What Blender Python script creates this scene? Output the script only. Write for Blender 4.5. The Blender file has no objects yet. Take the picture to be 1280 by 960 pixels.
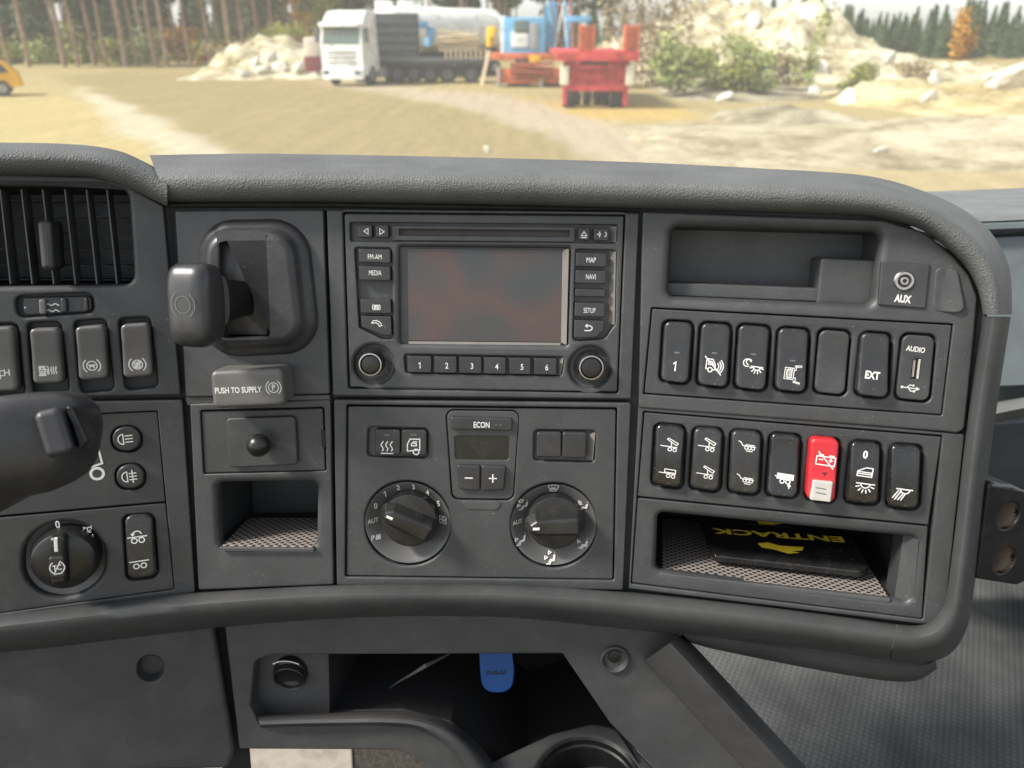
import bpy, bmesh, math, random
from mathutils import Vector, Matrix, noise
from mathutils.geometry import tessellate_polygon
random.seed(7)
R = math.radians
SC = bpy.context.scene
COL = SC.collection

# ------------------------------------------------------------------ camera
CAM = Vector((0, 0, 2.5))
PITCH = R(24.6)
FP = 950.0                                  # focal length in pixels of the 1280 px wide photograph
camd = bpy.data.cameras.new('camera'); cam = bpy.data.objects.new('camera', camd); COL.objects.link(cam)
cam.location = CAM; cam.rotation_euler = (R(90) - PITCH, 0, 0)
camd.sensor_width = 36; camd.lens = 36 * FP / 1280; camd.clip_start = 0.02; camd.clip_end = 3000
camd.dof.use_dof = True; camd.dof.focus_distance = 0.54; camd.dof.aperture_fstop = 8
SC.camera = cam

# ------------------------------------------------------------------ sky, sun, exposure
SUN_EL, SUN_AZ = R(45), R(256)              # azimuth clockwise from +Y: from the left, a little behind
w_ = bpy.data.worlds.new('World'); SC.world = w_; w_.use_nodes = True
nt = w_.node_tree; nt.nodes.clear()
sky = nt.nodes.new('ShaderNodeTexSky'); sky.sky_type = 'NISHITA'; sky.sun_disc = False
sky.sun_elevation = SUN_EL; sky.sun_rotation = SUN_AZ; sky.dust_density = 1.5; sky.air_density = 1.0; sky.ozone_density = 1.0
hsv = nt.nodes.new('ShaderNodeHueSaturation'); hsv.inputs['Saturation'].default_value = .3; hsv.inputs['Value'].default_value = 1.2
bg = nt.nodes.new('ShaderNodeBackground'); bg.inputs[1].default_value = 0.15
ow = nt.nodes.new('ShaderNodeOutputWorld')
nt.links.new(sky.outputs[0], hsv.inputs['Color']); nt.links.new(hsv.outputs[0], bg.inputs[0]); nt.links.new(bg.outputs[0], ow.inputs[0])
sd = bpy.data.lights.new('sun', 'SUN'); sd.energy = 3.8; sd.angle = R(10); sd.color = (1, .95, .88)
so = bpy.data.objects.new('sun', sd); COL.objects.link(so)
sdir = Vector((math.sin(SUN_AZ) * math.cos(SUN_EL), math.cos(SUN_AZ) * math.cos(SUN_EL), math.sin(SUN_EL)))
so.rotation_euler = sdir.to_track_quat('Z', 'Y').to_euler(); so.location = (-3, -3, 8)
SC.view_settings.view_transform = 'Standard'; SC.view_settings.look = 'None'
SC.view_settings.exposure = 0.8; SC.view_settings.gamma = 1

# ------------------------------------------------------------------ projection helpers
FW = Vector((0, math.cos(PITCH), -math.sin(PITCH))); UP = Vector((0, math.sin(PITCH), math.cos(PITCH))); RT = Vector((1, 0, 0))
def ray(px, py): return FW + RT * ((px - 640) / FP) + UP * ((480 - py) / FP)
def P(px, py, d): return CAM + ray(px, py) * d
def onY(px, py, Y):
    r = ray(px, py); return CAM + r * (Y / r.y)
def ground(px, py, z=0.0):
    r = ray(px, py); return CAM + r * ((z - CAM.z) / r.z)

class Facet:
    def __init__(s, O, U, V, flip=False):
        s.O = O; s.U = U.normalized(); s.N = s.U.cross(V).normalized(); s.V = s.N.cross(s.U).normalized()
    def t(s, px, py, w=0.0):
        r = ray(px, py); return ((s.O + s.N * w - CAM).dot(s.N)) / r.dot(s.N)
    def at(s, px, py, w=0.0):
        p = CAM + ray(px, py) * s.t(px, py, w) - s.O
        return Vector((p.dot(s.U), p.dot(s.V), w))
def vp(px, py): return FW + RT * ((px - 640) / FP) + UP * ((480 - py) / FP)
V0 = -vp(620, 5500)
FC = Facet(P(605, 500, .52), RT - UP * .013, V0)
hR = P(786, 500, FC.t(786, 500)); hL = P(226, 500, FC.t(226, 500))
FR = Facet(hR, -vp(-4600, 114), V0)
FL = Facet(hL, vp(3700, 290), V0)
def smin(a, b, k=.006):
    h = max(k - abs(a - b), 0) / k; return min(a, b) - h * h * k * .25
def S(px, py, w=0.0):
    t = FC.t(px, py, w)
    if px > 500: t = smin(t, FR.t(px, py, w))
    else: t = smin(t, FL.t(px, py, w))
    return P(px, py, t)

# ------------------------------------------------------------------ materials
MATS = {}
def newmat(name):
    m = bpy.data.materials.new(name); m.use_nodes = True; MATS[name] = m
    return m, m.node_tree, m.node_tree.nodes['Principled BSDF']
def nd(nt, typ, **kw):
    n = nt.nodes.new(typ)
    for k, v in kw.items():
        if k in n.inputs: n.inputs[k].default_value = v
        else: setattr(n, k, v)
    return n
def ramp(nt, src, stops):
    r = nt.nodes.new('ShaderNodeValToRGB'); e = r.color_ramp.elements
    while len(e) < len(stops): e.new(.5)
    for i, (p, c) in enumerate(stops): e[i].position = p; e[i].color = c if len(c) == 4 else (*c, 1)
    nt.links.new(src, r.inputs[0]); return r
def plastic(name, col, rough=.5, grain=1500, bump=.25, spec=.5, var=.18, dust=.0, dist=.0003, kind='noise'):
    m, t, b = newmat(name)
    tc = nd(t, 'ShaderNodeTexCoord')
    n1 = nd(t, 'ShaderNodeTexNoise', Scale=22.0, Detail=5.0, Roughness=.6); t.links.new(tc.outputs['Object'], n1.inputs['Vector'])
    lo = tuple(c * (1 - var) for c in col); hi = tuple(c * (1 + var) for c in col)
    r = ramp(t, n1.outputs[0], [(.3, lo), (.7, hi)])
    out = r.outputs[0]
    if dust > 0:
        n2 = nd(t, 'ShaderNodeTexNoise', Scale=520.0, Detail=2.0, Roughness=.7); t.links.new(tc.outputs['Object'], n2.inputs['Vector'])
        r2 = ramp(t, n2.outputs[0], [(.64, (0, 0, 0)), (.74, (dust,) * 3)])
        ng = nd(t, 'ShaderNodeTexNoise', Scale=34.0, Detail=4.0); t.links.new(tc.outputs['Object'], ng.inputs['Vector'])
        rg = ramp(t, ng.outputs[0], [(.42, (.1,) * 3), (.62, (1,) * 3)]); gm_ = nd(t, 'ShaderNodeMath', operation='MULTIPLY'); t.links.new(r2.outputs[0], gm_.inputs[0]); t.links.new(rg.outputs[0], gm_.inputs[1])
        mx = nd(t, 'ShaderNodeMix', data_type='RGBA'); t.links.new(gm_.outputs[0], mx.inputs[0])
        t.links.new(out, mx.inputs[6]); mx.inputs[7].default_value = (.3, .29, .26, 1); out = mx.outputs[2]
    if dust > 0:
        n4 = nd(t, 'ShaderNodeTexNoise', Scale=48.0, Detail=8.0, Roughness=.75, Distortion=.8); t.links.new(tc.outputs['Object'], n4.inputs['Vector'])
        r4 = ramp(t, n4.outputs[0], [(.48, (0, 0, 0)), (.75, (.08,) * 3)])
        m4 = nd(t, 'ShaderNodeMix', data_type='RGBA'); t.links.new(r4.outputs[0], m4.inputs[0]); t.links.new(out, m4.inputs[6]); m4.inputs[7].default_value = (.22, .21, .19, 1); out = m4.outputs[2]
    t.links.new(out, b.inputs['Base Color'])
    n3 = nd(t, 'ShaderNodeTexNoise', Scale=30.0, Detail=6.0); t.links.new(tc.outputs['Object'], n3.inputs['Vector'])
    mr = nd(t, 'ShaderNodeMapRange'); mr.inputs[3].default_value = rough - .14; mr.inputs[4].default_value = rough + .14
    t.links.new(n3.outputs[0], mr.inputs[0]); t.links.new(mr.outputs[0], b.inputs['Roughness'])
    b.inputs['Specular IOR Level'].default_value = spec
    if bump > 0:
        if kind == 'leather':
            g = nd(t, 'ShaderNodeTexVoronoi', Scale=grain); g.feature = 'SMOOTH_F1'
            t.links.new(tc.outputs['Object'], g.inputs['Vector']); src = g.outputs['Distance']
        else:
            g = nd(t, 'ShaderNodeTexNoise', Scale=grain, Detail=2.0); t.links.new(tc.outputs['Object'], g.inputs['Vector']); src = g.outputs[0]
        bp = nd(t, 'ShaderNodeBump', Strength=bump, Distance=dist); t.links.new(src, bp.inputs['Height']); t.links.new(bp.outputs[0], b.inputs['Normal'])
    return m
def simple(name, col, rough=.5, metal=0, spec=.5, emit=None):
    m, t, b = newmat(name); b.inputs['Base Color'].default_value = (*col, 1); b.inputs['Roughness'].default_value = rough
    b.inputs['Metallic'].default_value = metal; b.inputs['Specular IOR Level'].default_value = spec
    return m
def noisy(name, stops, scale, rough=.9, detail=6, bump=0, dist=.1, coord='Object'):
    m, t, b = newmat(name); tc = nd(t, 'ShaderNodeTexCoord')
    n = nd(t, 'ShaderNodeTexNoise', Scale=scale, Detail=float(detail), Roughness=.65); t.links.new(tc.outputs[coord], n.inputs['Vector'])
    r = ramp(t, n.outputs[0], stops); t.links.new(r.outputs[0], b.inputs['Base Color']); b.inputs['Roughness'].default_value = rough
    b.inputs['Specular IOR Level'].default_value = .2
    if bump:
        bp = nd(t, 'ShaderNodeBump', Strength=bump, Distance=dist); t.links.new(n.outputs[0], bp.inputs['Height']); t.links.new(bp.outputs[0], b.inputs['Normal'])
    return m
M_panel = plastic('panel_plastic', (.036, .0375, .038), .50, 1400, .45, dust=.3)
M_panel2 = plastic('insert_plastic', (.030, .031, .032), .48, 1500, .4, dust=.3)
M_pad = plastic('pad_leatherette', (.092, .095, .092), .6, 1050, .9, kind='leather', dist=.0006, dust=.15, spec=.35)
M_bar = plastic('bar_plastic', (.044, .045, .045), .42, 1300, .5, dust=.12)
M_low = plastic('console_plastic', (.039, .039, .039), .62, 1100, .6, dist=.0004, dust=.15)
M_dark = plastic('carrier_plastic', (.026, .028, .028), .6, 900, .2)
M_key = plastic('key_plastic', (.026, .026, .027), .38, 1800, .15, dust=.3, spec=.4)
M_rock = plastic('rocker_plastic', (.019, .019, .019), .30, 1800, .12, dust=.35, spec=.45)
M_rockL = plastic('worn_sheen_plastic', (.10, .096, .09), .40, 1800, .12, dust=.1)  # base colour raised to paint the light reflected off the left caps
M_lever = plastic('lever_plastic', (.026, .026, .026), .34, 1500, .12, dust=.15)
M_dish = plastic('dish_plastic', (.072, .071, .068), .42, 1800, .12, dust=.1)
M_light = plastic('dusty_lit_edge', (.125, .115, .105), .6, 900, .2)  # lighter tone paints side light on recess walls, with some dust
M_knob = plastic('knob_plastic', (.011, .011, .011), .32, 1800, .1, dust=.12, spec=.4)
M_radio = plastic('radio_plastic', (.040, .042, .042), .48, 1700, .3, dust=.3)
M_white = simple('white_print', (.60, .59, .56), .6)
M_red = plastic('red_plastic', (.44, .014, .022), .35, 1500, .08, var=.08, dust=.1)
M_offw = plastic('offwhite_plastic', (.36, .34, .31), .5, 900, .1, var=.12)
M_chrome = simple('satin_metal', (.42, .40, .37), .35, 1)
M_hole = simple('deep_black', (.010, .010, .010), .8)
M_yel = simple('yellow_print', (.90, .68, .04), .5)
M_gloss = plastic('gloss_black', (.009, .009, .009), .18, 600, .03, var=.1, dust=.3)
M_blue = plastic('blue_plastic', (.008, .06, .22), .4, 900, .1, var=.1)
M_navy = simple('navy_print', (.003, .015, .05), .5)
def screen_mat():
    m, t, b = newmat('screen_reflection'); tc = nd(t, 'ShaderNodeTexCoord')
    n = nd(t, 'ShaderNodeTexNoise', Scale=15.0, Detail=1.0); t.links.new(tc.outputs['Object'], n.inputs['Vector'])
    r = ramp(t, n.outputs[0], [(.38, (.040, .042, .043)), (.52, (.072, .045, .038)), (.66, (.044, .043, .042))]); t.links.new(r.outputs[0], b.inputs['Base Color'])  # warm middle stop paints a soft hand reflection into the screen colour
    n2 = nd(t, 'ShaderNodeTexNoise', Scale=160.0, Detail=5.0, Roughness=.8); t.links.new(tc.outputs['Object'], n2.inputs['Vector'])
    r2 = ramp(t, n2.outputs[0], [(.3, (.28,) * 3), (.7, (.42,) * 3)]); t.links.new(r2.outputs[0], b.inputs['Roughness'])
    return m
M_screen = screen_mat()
def net_mat():
    m, t, b = newmat('anti_slip_net'); tc = nd(t, 'ShaderNodeTexCoord')
    v = nd(t, 'ShaderNodeTexVoronoi', Scale=230.0, Randomness=.0); v.voronoi_dimensions = '2D'
    mp = nd(t, 'ShaderNodeMapping'); mp.inputs['Rotation'].default_value = (0, 0, R(45)); t.links.new(tc.outputs['Object'], mp.inputs[0]); t.links.new(mp.outputs[0], v.inputs['Vector'])
    r = ramp(t, v.outputs['Distance'], [(.30, (.012, .012, .012)), (.40, (.22, .19, .17))]); t.links.new(r.outputs[0], b.inputs['Base Color'])
    bp = nd(t, 'ShaderNodeBump', Strength=.9, Distance=.001); t.links.new(r.outputs[0], bp.inputs['Height']); t.links.new(bp.outputs[0], b.inputs['Normal'])
    b.inputs['Roughness'].default_value = .6; return m
M_net = net_mat()
def tread_mat():
    """rubber floor: small raised bars turned alternately (basket weave), in bump, with gaps coloured darker than the bars"""
    m, t, b = newmat('tread_rubber'); tc = nd(t, 'ShaderNodeTexCoord')
    mp = nd(t, 'ShaderNodeMapping'); mp.inputs['Scale'].default_value = (125, 125, 125); mp.inputs['Rotation'].default_value = (0, 0, R(30)); t.links.new(tc.outputs['Object'], mp.inputs[0])
    sx = nd(t, 'ShaderNodeSeparateXYZ'); t.links.new(mp.outputs[0], sx.inputs[0])
    def ma(op, a, bb=None):
        n = nd(t, 'ShaderNodeMath', operation=op)
        for i, q in enumerate((a, bb)):
            if q is None: continue
            if isinstance(q, (int, float)): n.inputs[i].default_value = q
            else: t.links.new(q, n.inputs[i])
        return n.outputs[0]
    fx, fy = ma('FRACT', sx.outputs[0]), ma('FRACT', sx.outputs[1])
    ax, ay = ma('ABSOLUTE', ma('SUBTRACT', fx, .5)), ma('ABSOLUTE', ma('SUBTRACT', fy, .5))
    par = ma('MODULO', ma('ABSOLUTE', ma('ADD', ma('FLOOR', sx.outputs[0]), ma('FLOOR', sx.outputs[1]))), 2)
    h = ma('LESS_THAN', par, .5)
    def barm(a, c): return ma('MULTIPLY', ma('LESS_THAN', a, .44), ma('LESS_THAN', c, .24))
    bm_ = ma('ADD', ma('MULTIPLY', h, barm(ax, ay)), ma('MULTIPLY', ma('SUBTRACT', 1, h), barm(ay, ax)))
    n = nd(t, 'ShaderNodeTexNoise', Scale=9.0, Detail=6.0); t.links.new(tc.outputs['Object'], n.inputs['Vector'])
    r = ramp(t, n.outputs[0], [(.25, (.035, .037, .038)), (.75, (.115, .118, .116))])
    mx = nd(t, 'ShaderNodeMix', data_type='RGBA'); mx.blend_type = 'MULTIPLY'; mx.inputs[0].default_value = 1
    r2 = ramp(t, bm_, [(0, (.75,) * 3), (1, (1.25,) * 3)])
    t.links.new(r.outputs[0], mx.inputs[6]); t.links.new(r2.outputs[0], mx.inputs[7]); t.links.new(mx.outputs[2], b.inputs['Base Color'])
    bp = nd(t, 'ShaderNodeBump', Strength=1.0, Distance=.0025); t.links.new(bm_, bp.inputs['Height']); t.links.new(bp.outputs[0], b.inputs['Normal'])
    b.inputs['Roughness'].default_value = .5; return m
M_tread = tread_mat()

# ------------------------------------------------------------------ mesh builder
class MB:
    def __init__(s): s.v = []; s.f = []
    def ring(s, pts): i = len(s.v); s.v += [Vector(p) for p in pts]; return list(range(i, i + len(pts)))
    def bridge(s, a, b, closed=True):
        n = len(a)
        for i in range(n if closed else n - 1):
            j = (i + 1) % n; s.f.append((a[i], a[j], b[j], b[i]))
    def fill(s, loops):
        idx = [i for l in loops for i in l]
        for t in tessellate_polygon([[Vector((s.v[i].x, s.v[i].y, 0)) for i in l] for l in loops]): s.f.append(tuple(idx[k] for k in t))
    def fan(s, a): s.f.append(tuple(a))
    def box(s, c, h, m=None):
        i = len(s.v)
        for x in (-1, 1):
            for y in (-1, 1):
                for z in (-1, 1):
                    p = Vector((h[0] * x, h[1] * y, h[2] * z))
                    if m: p = m @ p
                    s.v.append(Vector(c) + p)
        for q in ((0, 1, 3, 2), (4, 6, 7, 5), (0, 4, 5, 1), (2, 3, 7, 6), (0, 2, 6, 4), (1, 5, 7, 3)): s.f.append(tuple(i + k for k in q))
    def hexa(s, b, t):
        a = s.ring(b); c = s.ring(t); s.bridge(a, c); s.fan(a[::-1]); s.fan(c)
    def tube(s, pts, r, n=8, caps=True):
        rs = r if isinstance(r, (list, tuple)) else [r] * len(pts); pr = None
        pts = [Vector(p) for p in pts]
        up = Vector((.13, .21, .97))
        for k, p in enumerate(pts):
            d = (pts[min(k + 1, len(pts) - 1)] - pts[max(k - 1, 0)]).normalized()
            a = d.cross(up).normalized(); b = d.cross(a)
            q = s.ring([p + (a * math.cos(2 * math.pi * i / n) + b * math.sin(2 * math.pi * i / n)) * rs[k] for i in range(n)])
            if pr: s.bridge(pr, q)
            elif caps: s.fan(q[::-1])
            pr = q
        if caps: s.fan(pr)
    def lathe(s, prof, n=40, c=(0, 0), cap0=True, cap1=True):
        pr = None
        for r, z in prof:
            q = s.ring([(c[0] + r * math.cos(2 * math.pi * i / n), c[1] + r * math.sin(2 * math.pi * i / n), z) for i in range(n)])
            if pr: s.bridge(pr, q)
            elif cap0: s.fan(q[::-1])
            pr = q
        if cap1: s.fan(pr)
    def build(s, name, mat, parent=None, sharp=32, wn=True, label=None):
        me = bpy.data.meshes.new(name); me.from_pydata([tuple(v) for v in s.v], [], s.f)
        bm = bmesh.new(); bm.from_mesh(me); bmesh.ops.remove_doubles(bm, verts=bm.verts, dist=1e-6)
        bmesh.ops.recalc_face_normals(bm, faces=bm.faces); bm.to_mesh(me); bm.free()
        me.polygons.foreach_set('use_smooth', [True] * len(me.polygons))
        me.set_sharp_from_angle(angle=R(sharp))
        me.materials.append(mat)
        o = bpy.data.objects.new(name, me); COL.objects.link(o); o.parent = parent
        if wn:
            md = o.modifiers.new('wn', 'WEIGHTED_NORMAL'); md.keep_sharp = True; md.weight = 50
        if label: o['label'] = label
        return o

def fillet(c, r, d, ns=5, es=0):
    """ring of points round polygon c (2-D), corner radii r, moved inwards by d (outwards if negative)"""
    n = len(c); c = [Vector((p[0], p[1])) for p in c]
    A = sum(c[i].x * c[(i + 1) % n].y - c[(i + 1) % n].x * c[i].y for i in range(n))
    if A < 0: c = c[::-1]
    rr = list(r) if isinstance(r, (list, tuple)) else [r] * n
    if A < 0 and isinstance(r, (list, tuple)): rr = rr[::-1]
    dirs = [(c[(i + 1) % n] - c[i]).normalized() for i in range(n)]
    nor = [Vector((-e.y, e.x)) for e in dirs]
    out = []
    for i in range(n):
        e0, e1, n0, n1 = dirs[i - 1], dirs[i], nor[i - 1], nor[i]
        cr = e0.x * e1.y - e0.y * e1.x; dt = e0.dot(e1); ang = math.atan2(cr, dt)
        bis = n0 + n1; q = c[i] + bis * (d / max(bis.dot(n0), .2))
        L = min((c[i] - c[i - 1]).length, (c[(i + 1) % n] - c[i]).length) * .495
        ta = abs(math.tan(ang / 2)); r0 = rr[i]
        if ta > 1e-4: r0 = min(r0, L / ta)
        rad = max((r0 - d) if ang > 0 else (r0 + d), 2e-5)
        a0 = math.atan2(-n0.y, -n0.x) if ang > 0 else math.atan2(n0.y, n0.x)
        cen = q + (n0 + n1) / max((n0 + n1).dot(n0), .2) * (rad if ang > 0 else -rad)
        for k in range(ns + 1):
            a = a0 + ang * k / ns; out.append(cen + Vector((math.cos(a), math.sin(a))) * rad)
    if es:
        o2 = []; m_ = ns + 1
        for i in range(n):
            o2 += out[i * m_:(i + 1) * m_]; a, b = out[i * m_ + ns], out[((i + 1) % n) * m_]
            o2 += [a.lerp(b, k / (es + 1)) for k in range(1, es + 1)]
        out = o2
    return out
def plate(mb, c, r, w0, w1, e, holes=(), ns=5, m=3, wf=None):
    """plate with rounded top edge; holes = (corners, radius, edge)"""
    loops = []
    for k, (cc, rr, ee) in enumerate([(c, r, e)] + list(holes)):
        sg = 1 if k == 0 else -1
        pr = None
        for w, d in [(w0, 0)] + [(w1 - ee + ee * math.sin(a), sg * ee * (1 - math.cos(a))) for a in [math.pi / 2 * j / m for j in range(m + 1)]]:
            q = mb.ring([(p.x, p.y, w) for p in fillet(cc, rr, d, ns)])
            if pr: mb.bridge(pr, q)
            pr = q
        loops.append(pr)
    mb.fill(loops)
def cap(mb, c, r, w0, w1, e, hf=None, ns=5, m=3, rings=3, draft=0.0):
    es = 9 if hf else 0; hf = hf or (lambda u, v: 0)
    n = len(c); ml = min((Vector(c[i][:2]) - Vector(c[(i + 1) % n][:2])).length for i in range(n)) / 2
    prof = [(w0, -draft)] + [(w1 - e + e * math.sin(a), e * (1 - math.cos(a))) for a in [math.pi / 2 * j / m for j in range(m + 1)]]
    prof += [(w1, e + (ml * .85 - e) * k / rings) for k in range(1, rings + 1)]
    pr = None
    for j, (w, d) in enumerate(prof):
        q = mb.ring([(p.x, p.y, w + (hf(p.x, p.y) if j else 0)) for p in fillet(c, r, d, ns, es)])
        if pr: mb.bridge(pr, q)
        pr = q
    mb.fill([pr])
def pocket(mb, c, r, w0, w1, taper=0.0, ns=5, floor=True):
    a = mb.ring([(p.x, p.y, w0) for p in fillet(c, r, 0, ns)]); b = mb.ring([(p.x, p.y, w1) for p in fillet(c, r, taper, ns)])
    mb.bridge(a, b)
    if floor: mb.fill([b])
def strokes(mb, paths, lw, wf):
    for pts in paths:
        cl = False
        if pts and pts[0] == 'c': cl = True; pts = pts[1:]
        pts = [Vector(p) for p in pts]; n = len(pts); L = []; Rr = []
        for i, p in enumerate(pts):
            a = pts[i - 1] if (i > 0 or cl) else None; b = pts[(i + 1) % n] if (i < n - 1 or cl) else None
            d0 = (p - a).normalized() if a is not None else (b - p).normalized(); d1 = (b - p).normalized() if b is not None else d0
            n0 = Vector((-d0.y, d0.x)); n1 = Vector((-d1.y, d1.x)); bs = n0 + n1
            if bs.length < .2: bs = n0
            else: bs = bs / max(bs.dot(n0), .5)
            q = p.copy()
            if not cl and i == 0: q = p - d1 * lw * .3
            if not cl and i == n - 1: q = p + d0 * lw * .3
            L.append(q + bs * lw / 2); Rr.append(q - bs * lw / 2)
        a = mb.ring([(q.x, q.y, wf(q.x, q.y)) for q in L]); b = mb.ring([(q.x, q.y, wf(q.x, q.y)) for q in Rr])
        mb.bridge(a, b, cl)
TXT = {}
def textmesh(s, bold=.012, shear=0):
    k = (s, bold)
    if k not in TXT:
        cu = bpy.data.curves.new('txt', 'FONT'); cu.body = s; cu.size = 1; cu.offset = bold; cu.resolution_u = 3; cu.align_x = 'CENTER'
        o = bpy.data.objects.new('txt', cu); COL.objects.link(o); dg = bpy.context.evaluated_depsgraph_get(); dg.update()
        me = bpy.data.meshes.new_from_object(o.evaluated_get(dg))
        vs = [v.co.copy() for v in me.vertices]; fs = [tuple(p.vertices) for p in me.polygons]
        bpy.data.objects.remove(o); bpy.data.curves.remove(cu); bpy.data.meshes.remove(me)
        x0, x1 = min(v.x for v in vs), max(v.x for v in vs); y0, y1 = min(v.y for v in vs), max(v.y for v in vs)
        TXT[k] = ([Vector((v.x - (x0 + x1) / 2, v.y - (y0 + y1) / 2, 0)) for v in vs], fs, x1 - x0, y1 - y0)
    return TXT[k]
def circ(x, y, r, n=20, a0=0, a1=360): 
    full = a1 - a0 >= 360
    p = [(x + r * math.cos(R(a0 + (a1 - a0) * i / n)), y + r * math.sin(R(a0 + (a1 - a0) * i / n))) for i in range(n if full else n + 1)]
    return ['c'] + p if full else p

# ------------------------------------------------------------------ things
def settag(o, label=None, cat=None, group=None, kind=None):
    if label: o['label'] = label
    if cat: o['category'] = cat
    if group: o['group'] = group
    if kind: o['kind'] = kind
class T:
    """a thing that sits on a facet; L() turns a traced point into its own coordinates (metres)"""
    def __init__(s, name, label, cat, f, px, py, group=None, kind=None):
        s.f = f; s.c = f.at(px, py); s.s = f.t(px, py) / FP
        o = bpy.data.objects.new(name, None); COL.objects.link(o); o.empty_display_size = .01
        loc = f.O + f.U * s.c.x + f.V * s.c.y
        m = Matrix((f.U, f.V, f.N)).transposed().to_4x4(); m.translation = loc; o.matrix_world = m
        s.inv = m.inverted(); s.m = m
        settag(o, label, cat, group, kind); s.o = o
    def L(s, px, py, w=0.0):
        p = s.f.at(px, py, w); return Vector((p.x - s.c.x, p.y - s.c.y, w))
    def Ls(s, pts, w=0.0): return [s.L(x, y, w) for x, y in pts]
    def G(s, p): return s.inv @ p
    def plate(s, name, pts, r, w0, w1, e, mat, holes=(), parent=None, **k):
        mb = MB(); plate(mb, s.Ls(pts, w1), r * s.s if not isinstance(r, (list, tuple)) else [q * s.s for q in r], w0, w1, e,
                         [(s.Ls(h[0], w1), h[1] * s.s, h[2]) for h in holes], **k)
        return mb.build(name, mat, parent or s.o)
    def cap(s, name, pts, r, w0, w1, e, mat, hf=None, parent=None, label=None, **k):
        mb = MB(); cap(mb, s.Ls(pts, w1), r * s.s, w0, w1, e, hf, **k); return mb.build(name, mat, parent or s.o, label=label)
    def pocket(s, name, pts, r, w0, w1, mat, taper=0, parent=None, floor=True):
        mb = MB(); pocket(mb, s.Ls(pts, w0), r * s.s, w0, w1, taper, floor=floor); return mb.build(name, mat, parent or s.o)
    def icon(s, name, px, py, size, paths, w, mat=None, lw=1.3, hf=None, rot=0, parent=None, sy=None):
        """paths in units of `size` px round (px,py); y upwards"""
        c = s.L(px, py, w); k = size * s.s; ky = (sy or size) * s.s; ca, sa = math.cos(R(rot)), math.sin(R(rot)); mb = MB()
        def tr(p): x, y = p[0] * k, p[1] * ky; return (c.x + x * ca - y * sa, c.y + x * sa + y * ca)
        pp = [[q if q == 'c' else tr(q) for q in path] for path in paths]
        strokes(mb, pp, lw * s.s, (lambda u, v: w + .00016 + (hf(u, v) if hf else 0)))
        return mb.build(name, mat or M_white, parent or s.o, wn=False)
    def text(s, name, txt, px, py, h, w, mat=None, hf=None, rot=0, width=None, parent=None, bold=.018, fx=.8, italic=0):
        if txt == '1': return s.icon(name, px, py, h * .5, [[(-.42, .5), (.05, .95), (.05, -1)]], w, mat, h * .15, hf, rot, parent)
        vs, fs, tw, th = textmesh(txt, bold); c = s.L(px, py, w); k = h * s.s / th; kx = (width * s.s / tw) if width else k * fx
        ca, sa = math.cos(R(rot)), math.sin(R(rot)); mb = MB()
        for v in vs:
            x, y = v.x * kx + v.y * k * italic, v.y * k; X, Y = c.x + x * ca - y * sa, c.y + x * sa + y * ca
            mb.v.append(Vector((X, Y, w + .00016 + (hf(X, Y) if hf else 0))))
        mb.f = list(fs); return mb.build(name, mat or M_white, parent or s.o, wn=False)
def W(name, label, cat, loc, rz=0, group=None, kind=None):
    o = bpy.data.objects.new(name, None); COL.objects.link(o); o.location = loc; o.rotation_euler = (0, 0, rz); settag(o, label, cat, group, kind); return o
def slope(t, lo, wlo, hi, whi, mat, name='bevel_strip', back=-.008):
    """slanted strip: edge lo (2 traced points) deep, edge hi raised"""
    mb = MB(); a = [t.L(*p, wlo) for p in lo]; b = [t.L(*p, whi) for p in hi]
    q1 = mb.ring([a[0], a[1], Vector((a[1].x, a[1].y, back)), Vector((a[0].x, a[0].y, back))]); q2 = mb.ring([b[0], b[1], Vector((b[1].x, b[1].y, back)), Vector((b[0].x, b[0].y, back))])
    mb.bridge(q1, q2); mb.fan(q1[::-1]); mb.fan(q2); return mb.build(name, mat, t.o, wn=False)
def ribbon(inn, out, prof, name, mat, t, parent=None, sub=4, wi=None, ends=True):
    """padded bar between two traced edges; prof = (fraction across, height); Catmull-Rom along its length"""
    def cr(p, i, u):
        a, b, c, d = p[max(i - 1, 0)], p[i], p[min(i + 1, len(p) - 1)], p[min(i + 2, len(p) - 1)]
        return [.5 * ((2 * b[k]) + (-a[k] + c[k]) * u + (2 * a[k] - 5 * b[k] + 4 * c[k] - d[k]) * u * u + (-a[k] + 3 * b[k] - 3 * c[k] + d[k]) * u ** 3) for k in (0, 1)]
    mb = MB(); pr = None; st = []
    for i in range(len(inn) - 1):
        for k in range(sub): st.append((cr(inn, i, k / sub), cr(out, i, k / sub)))
    st.append((inn[-1], out[-1]))
    for j, (a, b) in enumerate(st):
        q = mb.ring([t.G(S(a[0] + (b[0] - a[0]) * f, a[1] + (b[1] - a[1]) * f, w)) for f, w in prof])
        if pr: mb.bridge(pr, q, False)
        if ends and j in (0, len(st) - 1): mb.fan(q)
        pr = q
    return mb.build(name, mat, parent or t.o, sharp=50)

# ================================================================== DASHBOARD
dash = T('dashboard', 'grey plastic truck dashboard with leather grained pad and three rows of controls', 'dashboard', FC, 605, 500)
DL = T('dash_l', None, None, FL, 100, 500); DR = T('dash_r', None, None, FR, 1000, 500)   # frames of the two side facets
def reparent(o, t):                       # mesh traced on a side facet, kept as a part of the dashboard
    m = dash.inv @ t.m; o.data.transform(m); o.parent = dash.o; return o
RW = .0012
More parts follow.
